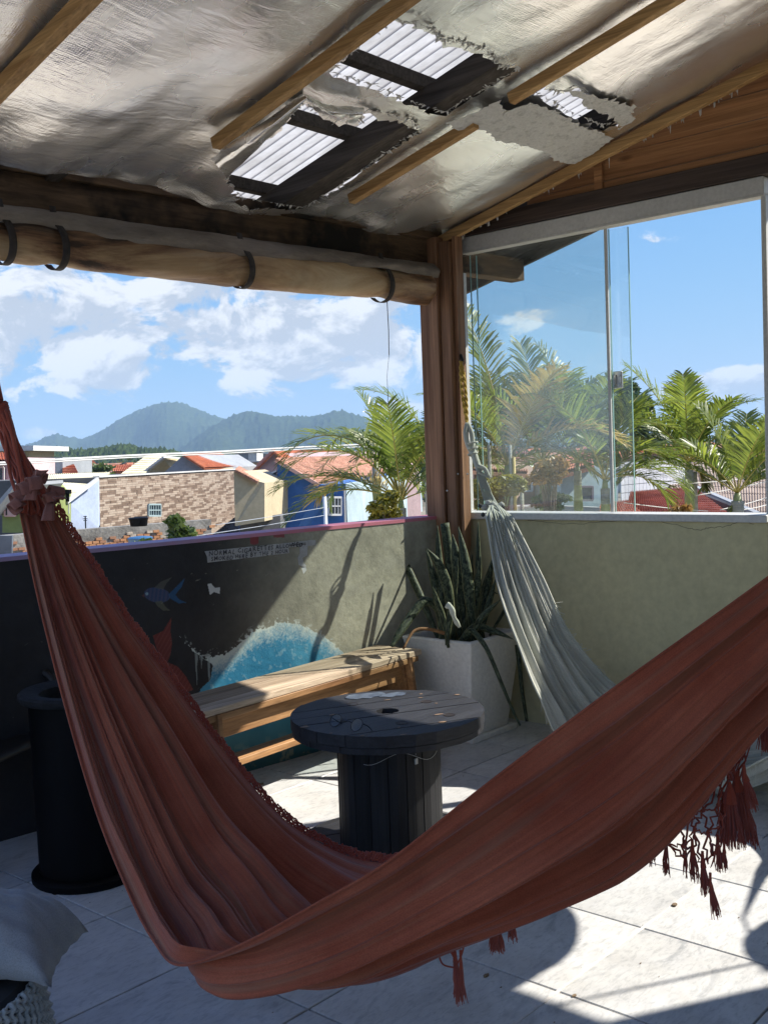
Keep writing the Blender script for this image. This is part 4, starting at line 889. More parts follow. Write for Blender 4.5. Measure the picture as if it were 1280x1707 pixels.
hammock_mesh(S2, 'cloth_bed', C_GREY, h2); hem(S2[:, -1, :], .005, 'hem', C_GREYCORD, h2); hem(S2[:, 0, :], .006, 'hem', C_GREYCORD, h2)
hp = pxwall(757, 603, -.12)+Vector((0, -.045, 0)); mid = P(782, 718, 5.53); k0 = P(803, 775, 5.48); k1 = P(818, 838, 5.42)
yr = MB()
for s in (-1, 1):
    for tw in range(2):
        pts = []
        for k in range(91):
            t = k/90; c = hp.lerp(P(779, 712, 5.55), t); sp = .012*math.sin(math.pi*min(1, t*1.1))*s*(1-t*.4); pts.append(c+CR*sp+(CR*math.cos(t*32+tw*math.pi)+CF*math.sin(t*32+tw*math.pi))*.0045)
        yr.tube(pts, .0055, 6)
yr.build('yellow_rope', C_YEL, h2, smooth=True)
gc = MB()
for s in (-1, 1): gc.tube(crom([P(779, 706, 5.55), P(781+s*5, 722, 5.53), P(784+s*4, 742, 5.52), P(790, 760, 5.5)], 6), .013, 8)
for k in range(3): gc.tube([P(788, 744+k*9, 5.5)+CR*math.cos(t)*.024+CF*math.sin(t)*.02+CU*t*.004 for t in np.linspace(0, 6.0, 12)], .005, 6)
gc.tube(crom([P(788, 752, 5.5), P(794, 770, 5.49), P(800, 786, 5.47)], 6), [.018]*13, 10)
gc.tube(crom([P(796, 776, 5.46), P(808, 782, 5.45), P(814, 796, 5.45)], 5), [.012]*11, 8); gc.tube(crom([P(794, 782, 5.46), P(806, 792, 5.45), P(816, 792, 5.45)], 5), [.009]*11, 8)
gc.build('hanging_loop', C_GREYCORD, h2, smooth=True)
gc = MB(); st = P(800, 790, 5.46); c2 = [Vector(S2[0, j, :]) for j in range(3, 170, 8)]
for j, g in enumerate(c2):
    a = st+CR*random.uniform(-.014, .014); m1 = P(816+random.uniform(-9, 12), 838, 5.42); gc.tube(crom([a, a.lerp(m1, .5)+CR*random.uniform(-.006, .006), m1, g, Vector(S2[min(10, 2+j % 8), 3+8*j, :])+Vector((0, 0, .004))], 5), .0042, 5)
gc.build('end_cords', C_GREYCORD, h2, smooth=True)
kb = MB()
for (x, y, r) in ((822, 843, .022), (808, 846, .017), (836, 842, .017), (826, 850, .018), (814, 838, .014)):
    c = P(x, y, 5.38); kb.lathe(c, [(.002, -r), (r*.8, -r*.55), (r, 0), (r*.75, r*.6), (.002, r)], 8, fn=lambda a, z: 1+.2*math.sin(3*a))
kb.build('cord_knot', cloth('knot_cloth', (.5, .5, .46), (.62, .62, .57), .95, .1), h2, smooth=True)
M_TOG = flat('black_toggle', (.015, .015, .015), .5)
for (x, y) in ((800, 843), (805, 858), (838, 846)): MB().lathe(P(x, y, 5.36), [(.002, -.012), (.011, -.004), (.010, .006), (.002, .012)], 8).build('toggle', M_TOG, h2)
fb = MB()
for k in range(150):
    i = random.randint(0, len(S2)-1); p = Vector(S2[i, -1, :]) if k % 3 else Vector(S2[i, 0, :])
    if p.z < .35 or k % 3 == 0:
        l = min(random.uniform(.02, .09), max(.01, p.z-.01)); fb.tube([p, p+Vector((random.gauss(0, .004), random.gauss(0, .004), -l*.5)), p+Vector((random.gauss(0, .006), random.gauss(0, .006), -l))], .0012, 3)
fb.build('fringe', C_GREYCORD, h2, normals=False)['kind'] = 'stuff'
ed = MB()
for k in range(60):
    t = random.uniform(20, 70); i = int(t); p = Vector(S2[i, 2, :])+Vector((0.0, 0, .012)); q = p+Vector([random.gauss(0, .012), random.gauss(0, .02), random.gauss(.0, .012)]); r = q+Vector([random.gauss(0, .01), random.gauss(0, .02), random.gauss(0, .01)]); ed.tube(crom([p, q, r], 3), .0014, 3)
ed.build('crochet_edge', C_GREYCORD, h2, normals=False)['kind'] = 'stuff'
rc = MB(); hkr = Vector((-.02, -3.62, 2.0))
for j in range(3, 170, 14): g = Vector(S2[-1, j, :]); rc.tube([g, g.lerp(Vector((-.20, -3.15, 1.5)), 1.0), hkr], .005, 5)
rc.build('end_cords', C_GREYCORD, h2, smooth=True)

# ================================================================ FURNITURE
M_BLKW = wood('black_stained_wood', (.006, .0065, .009), (.026, .027, .032), (1, 0, 0), .62, 11, .7, knots=True, spec=.5)
M_BLKW2 = wood('black_stained_stave', (.004, .004, .005), (.024, .024, .026), (0, 0, 1), .6, 9, .7, knots=False)
spc = Vector((-1.835, -1.065, 0)); sp = thing('cable_spool_table', 'black stained wooden cable spool used as a round table', 'table', spc)
ang = math.radians(-27); sx = Vector((math.cos(ang), math.sin(ang), 0)); sy = Vector((-math.sin(ang), math.cos(ang), 0))
def disc_planks(z0, z1, R, name, hole, par, widths, m):
    y = -R
    for wd in widths:
        ya, yb = y+.002, min(y+wd, R)-.002; y += wd
        if ya >= R: break
        def xr(yy): return math.sqrt(max(R*R-yy*yy, 0))
        n = 14; ys = np.linspace(ya, yb, 5); right = [(xr(q), q) for q in ys]
        segs = []
        crosses = hole > 0 and ya < hole and yb > -hole
        def poly2(pts): return [spc+sx*p[0]+sy*p[1]+ZZ*z0 for p in pts]
        if not crosses:
            pts = right+[(-xr(q), q) for q in ys[::-1]]; segs.append(pts)
        else:
            hs = np.linspace(max(ya, -hole), min(yb, hole), 9); hx = lambda q: math.sqrt(max(hole*hole-q*q, 0)); eps = 0.0008
            a = [(xr(q), q) for q in ys]; 
            inner = []
            if yb <= hole or True:
                inner = [(hx(q)+eps, q) for q in hs[::-1]]
                if yb > hole: inner = [(eps, yb)]+inner
                if ya < -hole: inner = inner+[(eps, ya)]
            segs.append(a+inner); segs.append([(-p[0], p[1]) for p in (a+inner)][::-1])
        mb = MB(); dz = random.uniform(-.0015, .0015)
        for s_ in segs: mb.prism([p+ZZ*dz for p in poly2(s_)], ZZ*(z1-z0))
        mb.build(name, m, par)
disc_planks(.485, .525, .352, 'top_plank', .042, sp, [.105, .098, .102, .095, .10, .104, .11, .1], M_BLKW)
disc_planks(.462, .483, .348, 'under_plank', 0, sp, [.12, .12, .12, .12, .12, .12], M_BLKW)
disc_planks(.004, .045, .345, 'base_plank', 0, sp, [.105, .10, .10, .10, .10, .10, .11], M_BLKW)
for k in range(18):
    a0 = 2*math.pi*k/18+.008; a1 = 2*math.pi*(k+1)/18-.008; r0, r1 = .168, .188+random.uniform(-.002, .002)
    pl = [spc+Vector((math.cos(a)*r, math.sin(a)*r, .045)) for a, r in ((a0, r0), (a0, r1), ((a0+a1)/2, r1+.001), (a1, r1), (a1, r0))]; MB().prism(pl, ZZ*.407).build('stave', M_BLKW2, sp)
bo = MB()
for (a, r) in ((.3, .19), (2.0, .18), (3.4, .20), (4.6, .19), (5.5, .24)):
    bo.lathe(spc+sx*math.cos(a)*r+sy*math.sin(a)*r, [(.001, .5262), (.016, .5262), (.022, .5275), (.021, .5255)], 14)
bo.build('bolt_recess', flat('rusty_bolt', (.03, .022, .018), .6, .5), sp)['kind'] = 'stuff'
M_CHIP = pmat('bare_wood_chip', (.20, .12, .07), (.32, .22, .14), 40, .8)
cpb = MB()
for k in range(14):
    a = random.uniform(0, 6.28); r = .34*math.sqrt(random.random()) if k % 3 else .345; c = spc+Vector((math.cos(a)*r, math.sin(a)*r, .5275)); l = random.uniform(.005, .022); w = random.uniform(.003, .010)
    pl = [c+sx*l*math.cos(t)*random.uniform(.6, 1)+sy*w*math.sin(t)*random.uniform(.6, 1) for t in np.linspace(0, 5.5, 7)]; cpb.prism(pl, ZZ*.0006)
cpb.build('chipped_spot', M_CHIP, sp)['kind'] = 'stuff'
M_SPILL = pmat('blue_white_spill', (.03, .04, .065), (.13, .16, .20), 25, .4)
c = pfloor(608, 1160, .5278); c2_ = pfloor(655, 1158, .5278); pb = MB()
for (cc, l, w) in ((c, .085, .05), (c2_, .06, .035)):
    pl = [cc+sx*l*math.cos(t)*random.uniform(.8, 1.1)+sy*w*math.sin(t)*random.uniform(.7, 1.1) for t in np.linspace(0, 6.0, 20)]; pb.prism(pl, ZZ*.0005)
pb.build('paint_spill', M_SPILL, sp)
cw = MB(); M_WEB = flat('white_residue', (.5, .5, .48), .9)
for k in range(26):
    t = k/25; a0 = -1.9+t*.55; p = spc+Vector((math.cos(a0)*.191, math.sin(a0)*.191, .405+.03*math.sin(t*5)+.05*t)); cw.tube([p, p+Vector((.0, 0, random.uniform(.01, .035)))], .0007, 3)
cw.tube([spc+Vector((math.cos(a)*.1915, math.sin(a)*.1915, .40+.02*math.sin(a*5))) for a in np.linspace(-2.9, -1.3, 20)], .001, 4); cw.box(spc+Vector((math.cos(-1.9)*.192, math.sin(-1.9)*.192, .385)), (.012, .006, .02)); cw.build('white_residue', M_WEB, sp, normals=False)['kind'] = 'stuff'

# glasses
gl = thing('eyeglasses', 'thin rimmed black eyeglasses lying on the spool table', 'glasses', pfloor(572, 1206, .528)); M_RIM = flat('black_metal_rim', (.015, .015, .018), .3, .6)
ga = pfloor(555, 1212, .530); gb_ = pfloor(590, 1220, .530); gx = (gb_-ga).normalized(); gup = (ZZ*.75+gx.cross(ZZ)*(.5)).normalized(); 
if gx.cross(ZZ).dot(CF) < 0: gup = (ZZ*.75-gx.cross(ZZ)*.5).normalized()
M_LENS = glass_mat('lens_glass', .0, .25)
gcs = []
for c0 in (ga, gb_):
    c = c0+gup*.024; pts = [c+gx*math.cos(t)*.026*(1+.08*math.sin(t))+gup*math.sin(t)*.023 for t in np.linspace(0, 2*math.pi, 25)]; r = MB().tube(pts, .0014, 5).build('rim', M_RIM, gl, smooth=True); gcs.append(c)
    ln = MB(); ln.prism(pts[:-1], gx.cross(gup)*.001); ln.build('lens', M_LENS, r)
MB().tube(crom([gcs[0]+gx*.026+gup*.004, (gcs[0]+gcs[1])/2+gup*.008, gcs[1]-gx*.026+gup*.004], 5), .0014, 5).build('bridge', M_RIM, gl, smooth=True)
bk = gx.cross(gup); bk = bk if bk.dot(CF) > 0 else -bk
for s, c in ((-1, gcs[0]), (1, gcs[1])):
    e = c+gx*s*.028+gup*.008; MB().tube(crom([e, e+bk*.03+gx*s*.004, e+bk*.10-gx*s*.03-ZZ*.01, e+bk*.125-gx*s*.05-ZZ*.025], 5), [.0016]*16, 5).build('temple', M_RIM, gl, smooth=True)

# bench
W_BEN = wood('bench_wood', (.34, .25, .165), (.58, .46, .33), (1, 0, 0), .75, 8, .5); W_BEN2 = wood('bench_board_wood', (.26, .12, .045), (.48, .27, .12), (1, 0, 0), .6, 7, .4)
bn = thing('wooden_bench', 'low narrow wooden bench with plank seat along the painted wall', 'bench', (-1.35, -.13, 0))
NL = Vector((-2.30, -.352, .48)); NR = Vector((-.625, -.232, .48)); BR = Vector((-.592, .058, .48)); bx_ = (NR-NL).normalized(); by_ = ZZ.cross(bx_)
wid = .285
for k in range(3):
    w = wid/3; a = NL+by_*(w*(k+.5)); b = a+bx_*((NR-NL).length+random.uniform(-.012, .012)); MB().bar(a-ZZ*.014, b-ZZ*.014, w-.003, .028, bev=.003).build('seat_plank', W_BEN, bn)
MB().bar(NL+by_*.012-ZZ*.042+bx_*.02, NR+by_*.012-ZZ*.042-bx_*.03, .024, .026, bev=.002).build('seat_edge', W_BEN2, bn)
MB().bar(NL+by_*.05-ZZ*.098+bx_*.10, NR+by_*.05-ZZ*.098-bx_*.10, .022, .085, bev=.002).build('apron', W_BEN2, bn)
MB().bar(NL+by_*(wid-.05)-ZZ*.098+bx_*.10, NR+by_*(wid-.05)-ZZ*.098-bx_*.10, .022, .085, bev=.002).build('apron', W_BEN2, bn)
MB().bar(NL+by_*.14-ZZ*.285+bx_*.20, NR+by_*.14-ZZ*.285-bx_*.14, .09, .028, bev=.002).build('stretcher', W_BEN2, bn)
for e, s in ((NL+bx_*.28, 1), (NR-bx_*.10, -1)):
    lg = MB(); w = .022
    for so in (0, 1):
        a0 = e+by_*(.035 if so == 0 else wid-.035)-ZZ*.03; a1 = a0-by_*(.045 if so == 0 else -.045)-ZZ*.45+bx_*(-.01*s); MB().bar(a0, a1, .085, .024, up=bx_, bev=.002).build('leg', W_BEN2, bn)
    lg.prism([e+by_*.03-ZZ*.032, e+by_*(wid-.03)-ZZ*.032, e+by_*(wid)-ZZ*.26, e-ZZ*.26], bx_*.022*s); lg.build('end_panel', W_BEN2, bn)

# planter
M_POT = pmat('white_cement_planter', (.68, .655, .60), (.80, .775, .72), 2.4, .85, .5, .004, detail=9, fine=55)
pc = Vector((-.33, -.265, 0)); pt = thing('square_planter', 'tall tapered square white planter in the corner holding snake plants', 'planter', pc)
def sq(c, h, z, r): 
    out = []
    for i, (a, b) in enumerate(((1, 1), (-1, 1), (-1, -1), (1, -1))):
        for t in (0, 1, 2):
            an = i*math.pi/2+t*math.pi/4; out.append(c+Vector((a*(h-r)+r*math.cos(an), b*(h-r)+r*math.sin(an), z)))
    return out
rings = [sq(pc, .158, .02, .015), sq(pc, .162, .03, .015), sq(pc, .222, .50, .016), sq(pc, .226, .513, .014), sq(pc, .222, .521, .012), sq(pc, .197, .521, .010), sq(pc, .192, .51, .01), sq(pc, .185, .46, .01)]
mb = MB(); mb.grid(rings, closed=True); autosmooth(mb.build('pot', M_POT, pt), 35)
MB().add(sq(pc, .187, .468, .01), [tuple(range(12))]).build('soil', pmat('dark_soil', (.02, .015, .01), (.06, .045, .03), 30, 1, 1, .01), pt)
mb = MB(); mb.grid([sq(pc, .19, .004, .01), sq(pc, .195, .008, .012), sq(pc, .197, .03, .012), sq(pc, .188, .034, .01), sq(pc, .165, .030, .01)], closed=True); autosmooth(mb.build('saucer', M_POT, pt), 35)
def snake_mat():
    m, N, L, B = new_mat('snake_leaf'); uv = N.new('ShaderNodeUVMap'); sp_ = N.new('ShaderNodeSeparateXYZ'); L.new(uv.outputs[0], sp_.inputs[0]); g = N.new('ShaderNodeNewGeometry')
    n = _noise(N, L, g.outputs['Position'], 22, 4, .7); mp = N.new('ShaderNodeMapping'); mp.inputs['Scale'].default_value = (1.0, 9, 1); L.new(uv.outputs[0], mp.inputs[0])
    nn = N.new('ShaderNodeTexNoise'); nn.inputs['Scale'].default_value = 3.5; nn.inputs['Detail'].default_value = 5; nn.inputs['Distortion'].default_value = 1.2; L.new(mp.outputs[0], nn.inputs['Vector'])
    c = _ramp(N, L, nn.outputs[0], [(.36, (.008, .014, .008)), (.47, (.022, .036, .018)), (.56, (.075, .092, .052)), (.75, (.11, .13, .075))])
    ab = N.new('ShaderNodeMath'); ab.operation = 'SUBTRACT'; L.new(sp_.outputs[0], ab.inputs[0]); ab.inputs[1].default_value = .5; a2 = N.new('ShaderNodeMath'); a2.operation = 'ABSOLUTE'; L.new(ab.outputs[0], a2.inputs[0])
    mx = N.new('ShaderNodeMixRGB'); L.new(_ramp(N, L, a2.outputs[0], [(.44, (0, 0, 0)), (.48, (1, 1, 1))]), mx.inputs[0]); L.new(c, mx.inputs[1]); mx.inputs[2].default_value = (.20, .19, .09, 1)
    L.new(mx.outputs[0], B.inputs['Base Color']); B.inputs['Roughness'].default_value = .6; B.inputs['Specular IOR Level'].default_value = .3; _bump(N, L, n, B, .3, .002); return m
M_SNAKE = snake_mat(); M_DRY = pmat('dry_leaf', (.16, .07, .025), (.30, .16, .06), 20, .8); M_TORN = pmat('torn_pale_leaf', (.5, .5, .38), (.68, .68, .55), 30, .7)
snp = thing('snake_plant', 'clump of dark mottled snake plant leaves growing in the white square planter', 'plant', pc+ZZ*.47)
def snake_leaf(pts, w, m=None, prof=None, fold=.25, name='leaf', facing=None):
    pts = crom(pts, 7); n = len(pts); G = []; UV = []
    for i, p in enumerate(pts):
        t = i/(n-1); tg = (pts[min(i+1, n-1)]-pts[max(i-1, 0)]).normalized(); view = (facing or (p-CAM)).normalized(); sd = tg.cross(view).normalized(); nn = sd.cross(tg)
        ww = w*.86*(min(1, (.55+t*1.2))*(1-max(0, (t-.55)/.45)**1.7) if prof is None else prof(t)); ww = max(ww, .0015); row = []
        for j in range(5): q = (j-2)/2; row.append(p+sd*ww*.5*q+nn*fold*ww*(abs(q)**1.5-.4))
        G.append(row)
    mb = MB(); mb.grid(G); o = mb.build(name, m or M_SNAKE, snp, smooth=True, normals=False); uvl = o.data.uv_layers.new(name='UVMap')
    L_ = sum((pts[i+1]-pts[i]).length for i in range(n-1))
    for pl in o.data.polygons:
        for li, vi in zip(pl.loop_indices, pl.vertices): uvl.data[li].uv = ((vi % 5)/4, (vi//5)/(n-1)*L_*1.2)
    md = o.modifiers.new('s', 'SOLIDIFY'); md.thickness = .004; md.offset = 0; return o
def SL_(lst, w, **k): return snake_leaf([P(*q) for q in lst], w, **k)
sb = 5.45
SL_([(741, 1075, sb), (737, 990, sb+.06), (731, 930, sb+.1), (729, 876, sb+.12)], .050)
SL_([(757, 1070, sb+.08), (752, 1000, sb+.1), (748, 930, sb+.13), (741, 872, sb+.15)], .060, prof=lambda t: .6+.4*min(1, t*3)-.12*t)
SL_([(768, 1070, sb+.02), (764, 990, sb), (760, 930, sb), (754, 890, sb+.02)], .058)
SL_([(790, 1070, sb-.05), (783, 1000, sb-.07), (775, 935, sb-.05), (764, 878, sb)], .062)
SL_([(776, 1070, sb), (772, 1000, sb), (770, 950, sb), (766, 905, sb)], .05)
SL_([(796, 1065, sb), (798, 990, sb+.02), (797, 930, sb+.04), (797, 870, sb+.06)], .034)
SL_([(756, 1070, sb-.1), (748, 990, sb-.14), (733, 945, sb-.16), (711, 914, sb-.18)], .056)
SL_([(748, 1080, sb-.16), (738, 1030, sb-.18), (727, 1000, sb-.2), (721, 978, sb-.22)], .034)
SL_([(738, 1072, sb-.1), (731, 1018, sb-.14), (709, 1002, sb-.18), (690, 1020, sb-.22), (666, 1055, sb-.3), (652, 1078, sb-.34)], .045, prof=lambda t: .8+.3*math.sin(t*3)-.45*max(0, t-.7)/.3)
SL_([(731, 1066, sb-.02), (712, 1020, sb+.05), (690, 970, sb+.15), (672, 932, sb+.22), (657, 911, sb+.26)], .042)
SL_([(776, 1066, sb-.16), (786, 1052, sb-.2), (802, 1068, sb-.28), (816, 1092, sb-.32), (838, 1145, sb-.36), (856, 1188, sb-.38), (867, 1210, sb-.38)], .036, prof=lambda t: 1-.75*t)
SL_([(786, 1072, sb-.12), (796, 1040, sb-.16), (812, 1020, sb-.18), (834, 1000, sb-.2)], .034)
SL_([(800, 1070, sb), (808, 1030, sb), (818, 995, sb), (826, 966, sb)], .036)
SL_([(816, 1060, sb+.05), (840, 1020, sb+.12), (875, 970, sb+.2), (908, 932, sb+.26)], .022)
SL_([(764, 1072, sb-.12), (790, 1046, sb-.1), (822, 1052, sb-.1), (856, 1066, sb-.14)], .040)
SL_([(745, 1076, sb-.18), (748, 1040, sb-.2), (752, 1015, sb-.21), (755, 1000, sb-.22)], .036)
SL_([(752, 1072, sb-.06), (757, 1010, sb-.08), (761, 960, sb-.1), (763, 930, sb-.1)], .018)
SL_([(806, 1066, sb+.05), (802, 1020, sb+.1), (812, 985, sb+.12), (829, 990, sb+.1)], .026)
SL_([(862, 1075, sb-.0), (866, 1110, sb-.02), (870, 1150, sb-.02), (878, 1203, sb-.02)], .03, prof=lambda t: 1-.4*t)
SL_([(744, 1008, sb-.24), (752, 1014, sb-.26), (757, 1030, sb-.27), (766, 1046, sb-.26)], .045, m=M_TORN, prof=lambda t: .8*(1-.45*t)+.10*math.sin(t*17), name='torn_leaf', fold=.15)
SL_([(741, 1056, sb-.2), (715, 1049, sb-.24), (690, 1052, sb-.28), (672, 1082, sb-.34)], .02, m=M_DRY, prof=lambda t: 1-.5*t, name='dry_leaf')
for k in range(8):
    a = random.uniform(0, 6.28); b = pc+Vector((math.cos(a)*.08, math.sin(a)*.08, .46)); hgt = random.uniform(.2, .5); SLt = b+Vector((math.cos(a)*.10+.05, math.sin(a)*.10+.03, hgt)); snake_leaf([b, b.lerp(SLt, .5)+Vector((0, 0, .03)), SLt], random.uniform(.03, .05))

# litter bin at the left
M_BIN = pmat('black_metal', (.0025, .0025, .0028), (.005, .005, .0055), 6, .55, .1, spec=.12); bc = Vector((-2.63, -.32, 0))
bi = thing('litter_bin', 'tall black cylindrical litter bin with a wide ring rim by the painted wall', 'bin', bc)
mb = MB(); mb.lathe(bc, [(.165, .03), (.168, .05), (.172, .35), (.176, .62), (.175, .655)], 40); autosmooth(mb.build('body', M_BIN, bi))
mb = MB(); mb.lathe(bc, [(.0, .002), (.190, .002), (.196, .010), (.196, .030), (.188, .038), (.168, .040)], 40); autosmooth(mb.build('base_ring', M_BIN, bi))
mb = MB(); mb.lathe(bc, [(.172, .640), (.205, .645), (.211, .655), (.210, .668), (.200, .676), (.150, .672), (.138, .664), (.135, .62), (.13, .45)], 44); autosmooth(mb.build('rim', pmat('dark_rubber', (.012, .012, .012), (.024, .024, .024), 40, .8, .5, spec=.25), bi))
mb = MB(); mb.lathe(bc, [(.001, .50), (.13, .50)], 20); mb.build('liner', M_BIN, bi)
lf = MB(); q = bc+Vector((-.03, -.02, .52)); lf.prism([q, q+Vector((.05, .01, .02)), q+Vector((.07, -.03, .03)), q+Vector((.02, -.05, .01))], (0, 0, .003)); g_ = lf.build('litter', flat('green_wrapper', (.03, .09, .06), .5)); tag(g_, 'scrap of green wrapper lying inside the black bin', 'litter')

# dark chair in the shade behind the bin
M_CH = flat('black_plastic', (.008, .008, .009), .5); chv = thing('garden_chair', 'black plastic armchair with curved arm standing in the shade at the far left', 'chair', P(-10, 1440, 4.0)*1.0)
cbse = pfloor(-50, 1420); cbse.z = 0
chx = Vector((.9, .45, 0)).normalized(); chy = ZZ.cross(chx)
def cp_(a, b, z): return cbse+chx*a+chy*b+ZZ*z
WL[chv.name] = Vector(chv.location)
for (a, b) in ((-.22, -.22), (.22, -.22), (-.22, .22), (.22, .22)): MB().tube([cp_(a*1.1, b*1.1, .01), cp_(a, b, .2), cp_(a*.95, b*.95, .42)], [.017, .02, .024], 8).build('leg', M_CH, chv, smooth=True)
mb = MB(); mb.grid([[cp_(-.24+.48*i/8, -.24+.48*j/8, .42-.02*math.cos((i-4)/4)*math.cos((j-4)/4)) for i in range(9)] for j in range(9)]); so = mb.build('seat', M_CH, chv, smooth=True); md = so.modifiers.new('s', 'SOLIDIFY'); md.thickness = .02
mb = MB(); mb.grid([[cp_(.24*math.sin(t), .24+.05*math.cos(t)+.08*k/6, .44+.42*k/6) for t in np.linspace(-1.2, 1.2, 10)] for k in range(7)]); so = mb.build('backrest', M_CH, chv, smooth=True); md = so.modifiers.new('s', 'SOLIDIFY'); md.thickness = .018
for s in (-1, 1): MB().tube(crom([cp_(s*.25, .26, .62), cp_(s*.30, .05, .66), cp_(s*.29, -.2, .62), cp_(s*.25, -.25, .42)], 6), .018, 8).build('arm', M_CH, chv, smooth=True)

# cushion and the woven seat it lies on
C_CUSH = cloth('grey_linen', (.24, .25, .25), (.32, .325, .325), .95, .0, weave=350)
cu_c = P(5, 1560, 2.12)
def cushion():
    cx_, cz_ = CR, ZZ; G = []; n = 30; W2, H2 = .235, .062
    hx = Vector((CR.x, CR.y, 0)).normalized(); hy = ZZ.cross(hx); hz = ZZ
    c = P(-72, 1566, 2.2)
    for side in (1, -1):
        for i in range(n+1):
            row = []
            for j in range(n+1):
                a = -1+2*i/n; b = -1+2*j/n; e = max(0, (1-a*a))**.42*max(0, (1-b*b))**.42; pin = 1-.10*(1-abs(a)**3)*0; ex = 1-.10*(1-a*a*.0)*(1-abs(b)**6)*0
                bulge = .095*e; x = W2*a*(1-.09*(1-b*b)); y = .13*b*(1-.09*(1-a*a))
                row.append(c+hx*x+hy*y+hz*(side*bulge*(1 if side > 0 else .75)-.05*abs(a)**6+.004*math.sin(a*21+b*5)*e+.003*math.sin(b*17)))
            G.append(row)
        yield G; G = []
cs = thing('linen_cushion', 'grey linen cushion lying on the woven seat at the lower left', 'cushion', P(-60, 1600, 2.2))
mbc = MB()
for G in cushion(): mbc.grid(G)
co_ = mbc.build('cover', C_CUSH, cs, smooth=True)
import bmesh
bm = bmesh.new(); bm.from_mesh(co_.data); bmesh.ops.remove_doubles(bm, verts=bm.verts, dist=.0006); bmesh.ops.recalc_face_normals(bm, faces=bm.faces); bm.to_mesh(co_.data); bm.free()
C_WICK = cloth('pale_woven_cord', (.34, .36, .34), (.46, .48, .46), .9, 0, weave=200)
wk = thing('woven_seat', 'pale woven cord seat under the grey cushion at the lower left corner', 'seat', P(-60, 1750, 2.15)); 
A0 = P(48, 1628, 2.16); sd = Vector((CR.x, CR.y, 0)).normalized(); bkd = ZZ.cross(sd)
zt = A0.z-.004; wc = A0-sd*.30; wc.z = zt
def seatpt(a, r, z): return Vector((wc.x, wc.y, z))+sd*math.cos(a)*r+bkd*math.sin(a)*r
core = MB(); core.grid([[seatpt(a, r, z) for a in np.linspace(0, 2*math.pi, 40)[:-1]] for r, z in ((.02, zt-.006), (.285, zt-.006), (.298, zt-.02), (.335, zt-.25), (.34, .02))], closed=True); core.build('core', flat('dark_core', (.03, .03, .03), 1), wk)
wv = MB()
for k in range(90):
    a = 2*math.pi*k/90
    if math.cos(a) < .1: continue
    pts = [seatpt(a+.012*math.sin(q*2.2+k*math.pi), .304+.0375*q/26+.0035*(1 if (q+k) % 2 else -1), zt-.01-(q/26)*.27) for q in range(27)]; wv.tube(pts, .0062, 5)
for q in range(30):
    z = zt-.012-q*.0095; r = .302+.0375*(q/28); wv.tube([seatpt(a, r+.0035*(1 if (k+q) % 2 else -1), z) for k, a in enumerate(np.linspace(-1.4, 1.4, 46))], .0028, 4)
wv.build('woven_side', C_WICK, wk, smooth=True, normals=False)['kind'] = 'stuff'

# dust, grit and a few dry leaf scraps on the tiles
dbm = MB(); R5 = random.Random(55)
for k in range(260):
    x = R5.uniform(-4.3, -.1); y = R5.uniform(-3.4, .0)
    if y > mural_y(x)-.05: continue
    l = R5.uniform(.0015, .005) if R5.random() < .88 else R5.uniform(.008, .020); a0 = R5.uniform(0, 6.28); c = Vector((x, y, .0072))
    pl = [c+Vector((math.cos(a0+t)*l*R5.uniform(.6, 1.1), math.sin(a0+t)*l*.5*R5.uniform(.6, 1.1), 0)) for t in np.linspace(0, 5.2, 6)]; dbm.prism(pl, ZZ*l*.25)
tag(dbm.build('floor_grit', pmat('dry_scraps', (.10, .07, .04), (.28, .20, .12), 40, .9), loc=(-2, -2, 0), normals=False), 'grit and tiny dry leaf scraps scattered on the tiles', 'grit', kind='stuff')
# ================================================================ OUTSIDE
def ZP(px, py, d): return P(px, py, d).z
def flatv(v): v = Vector((v.x, v.y, 0)); return v.normalized()
AWAY = flatv(CF); RIGHT = flatv(CR)
M_GRASS = pmat('ground_cover', (.05, .07, .03), (.16, .14, .10), .12, 1, 0, c3=(.24, .21, .17), fine=3)
gr = MB(); n = 24; gr.grid([[Vector((-6000+12000*i/n, -6000+12000*j/n, GROUND_Z)) for i in range(n+1)] for j in range(n+1)]); tag(gr.build('ground', M_GRASS), kind='structure')
PTS = {}
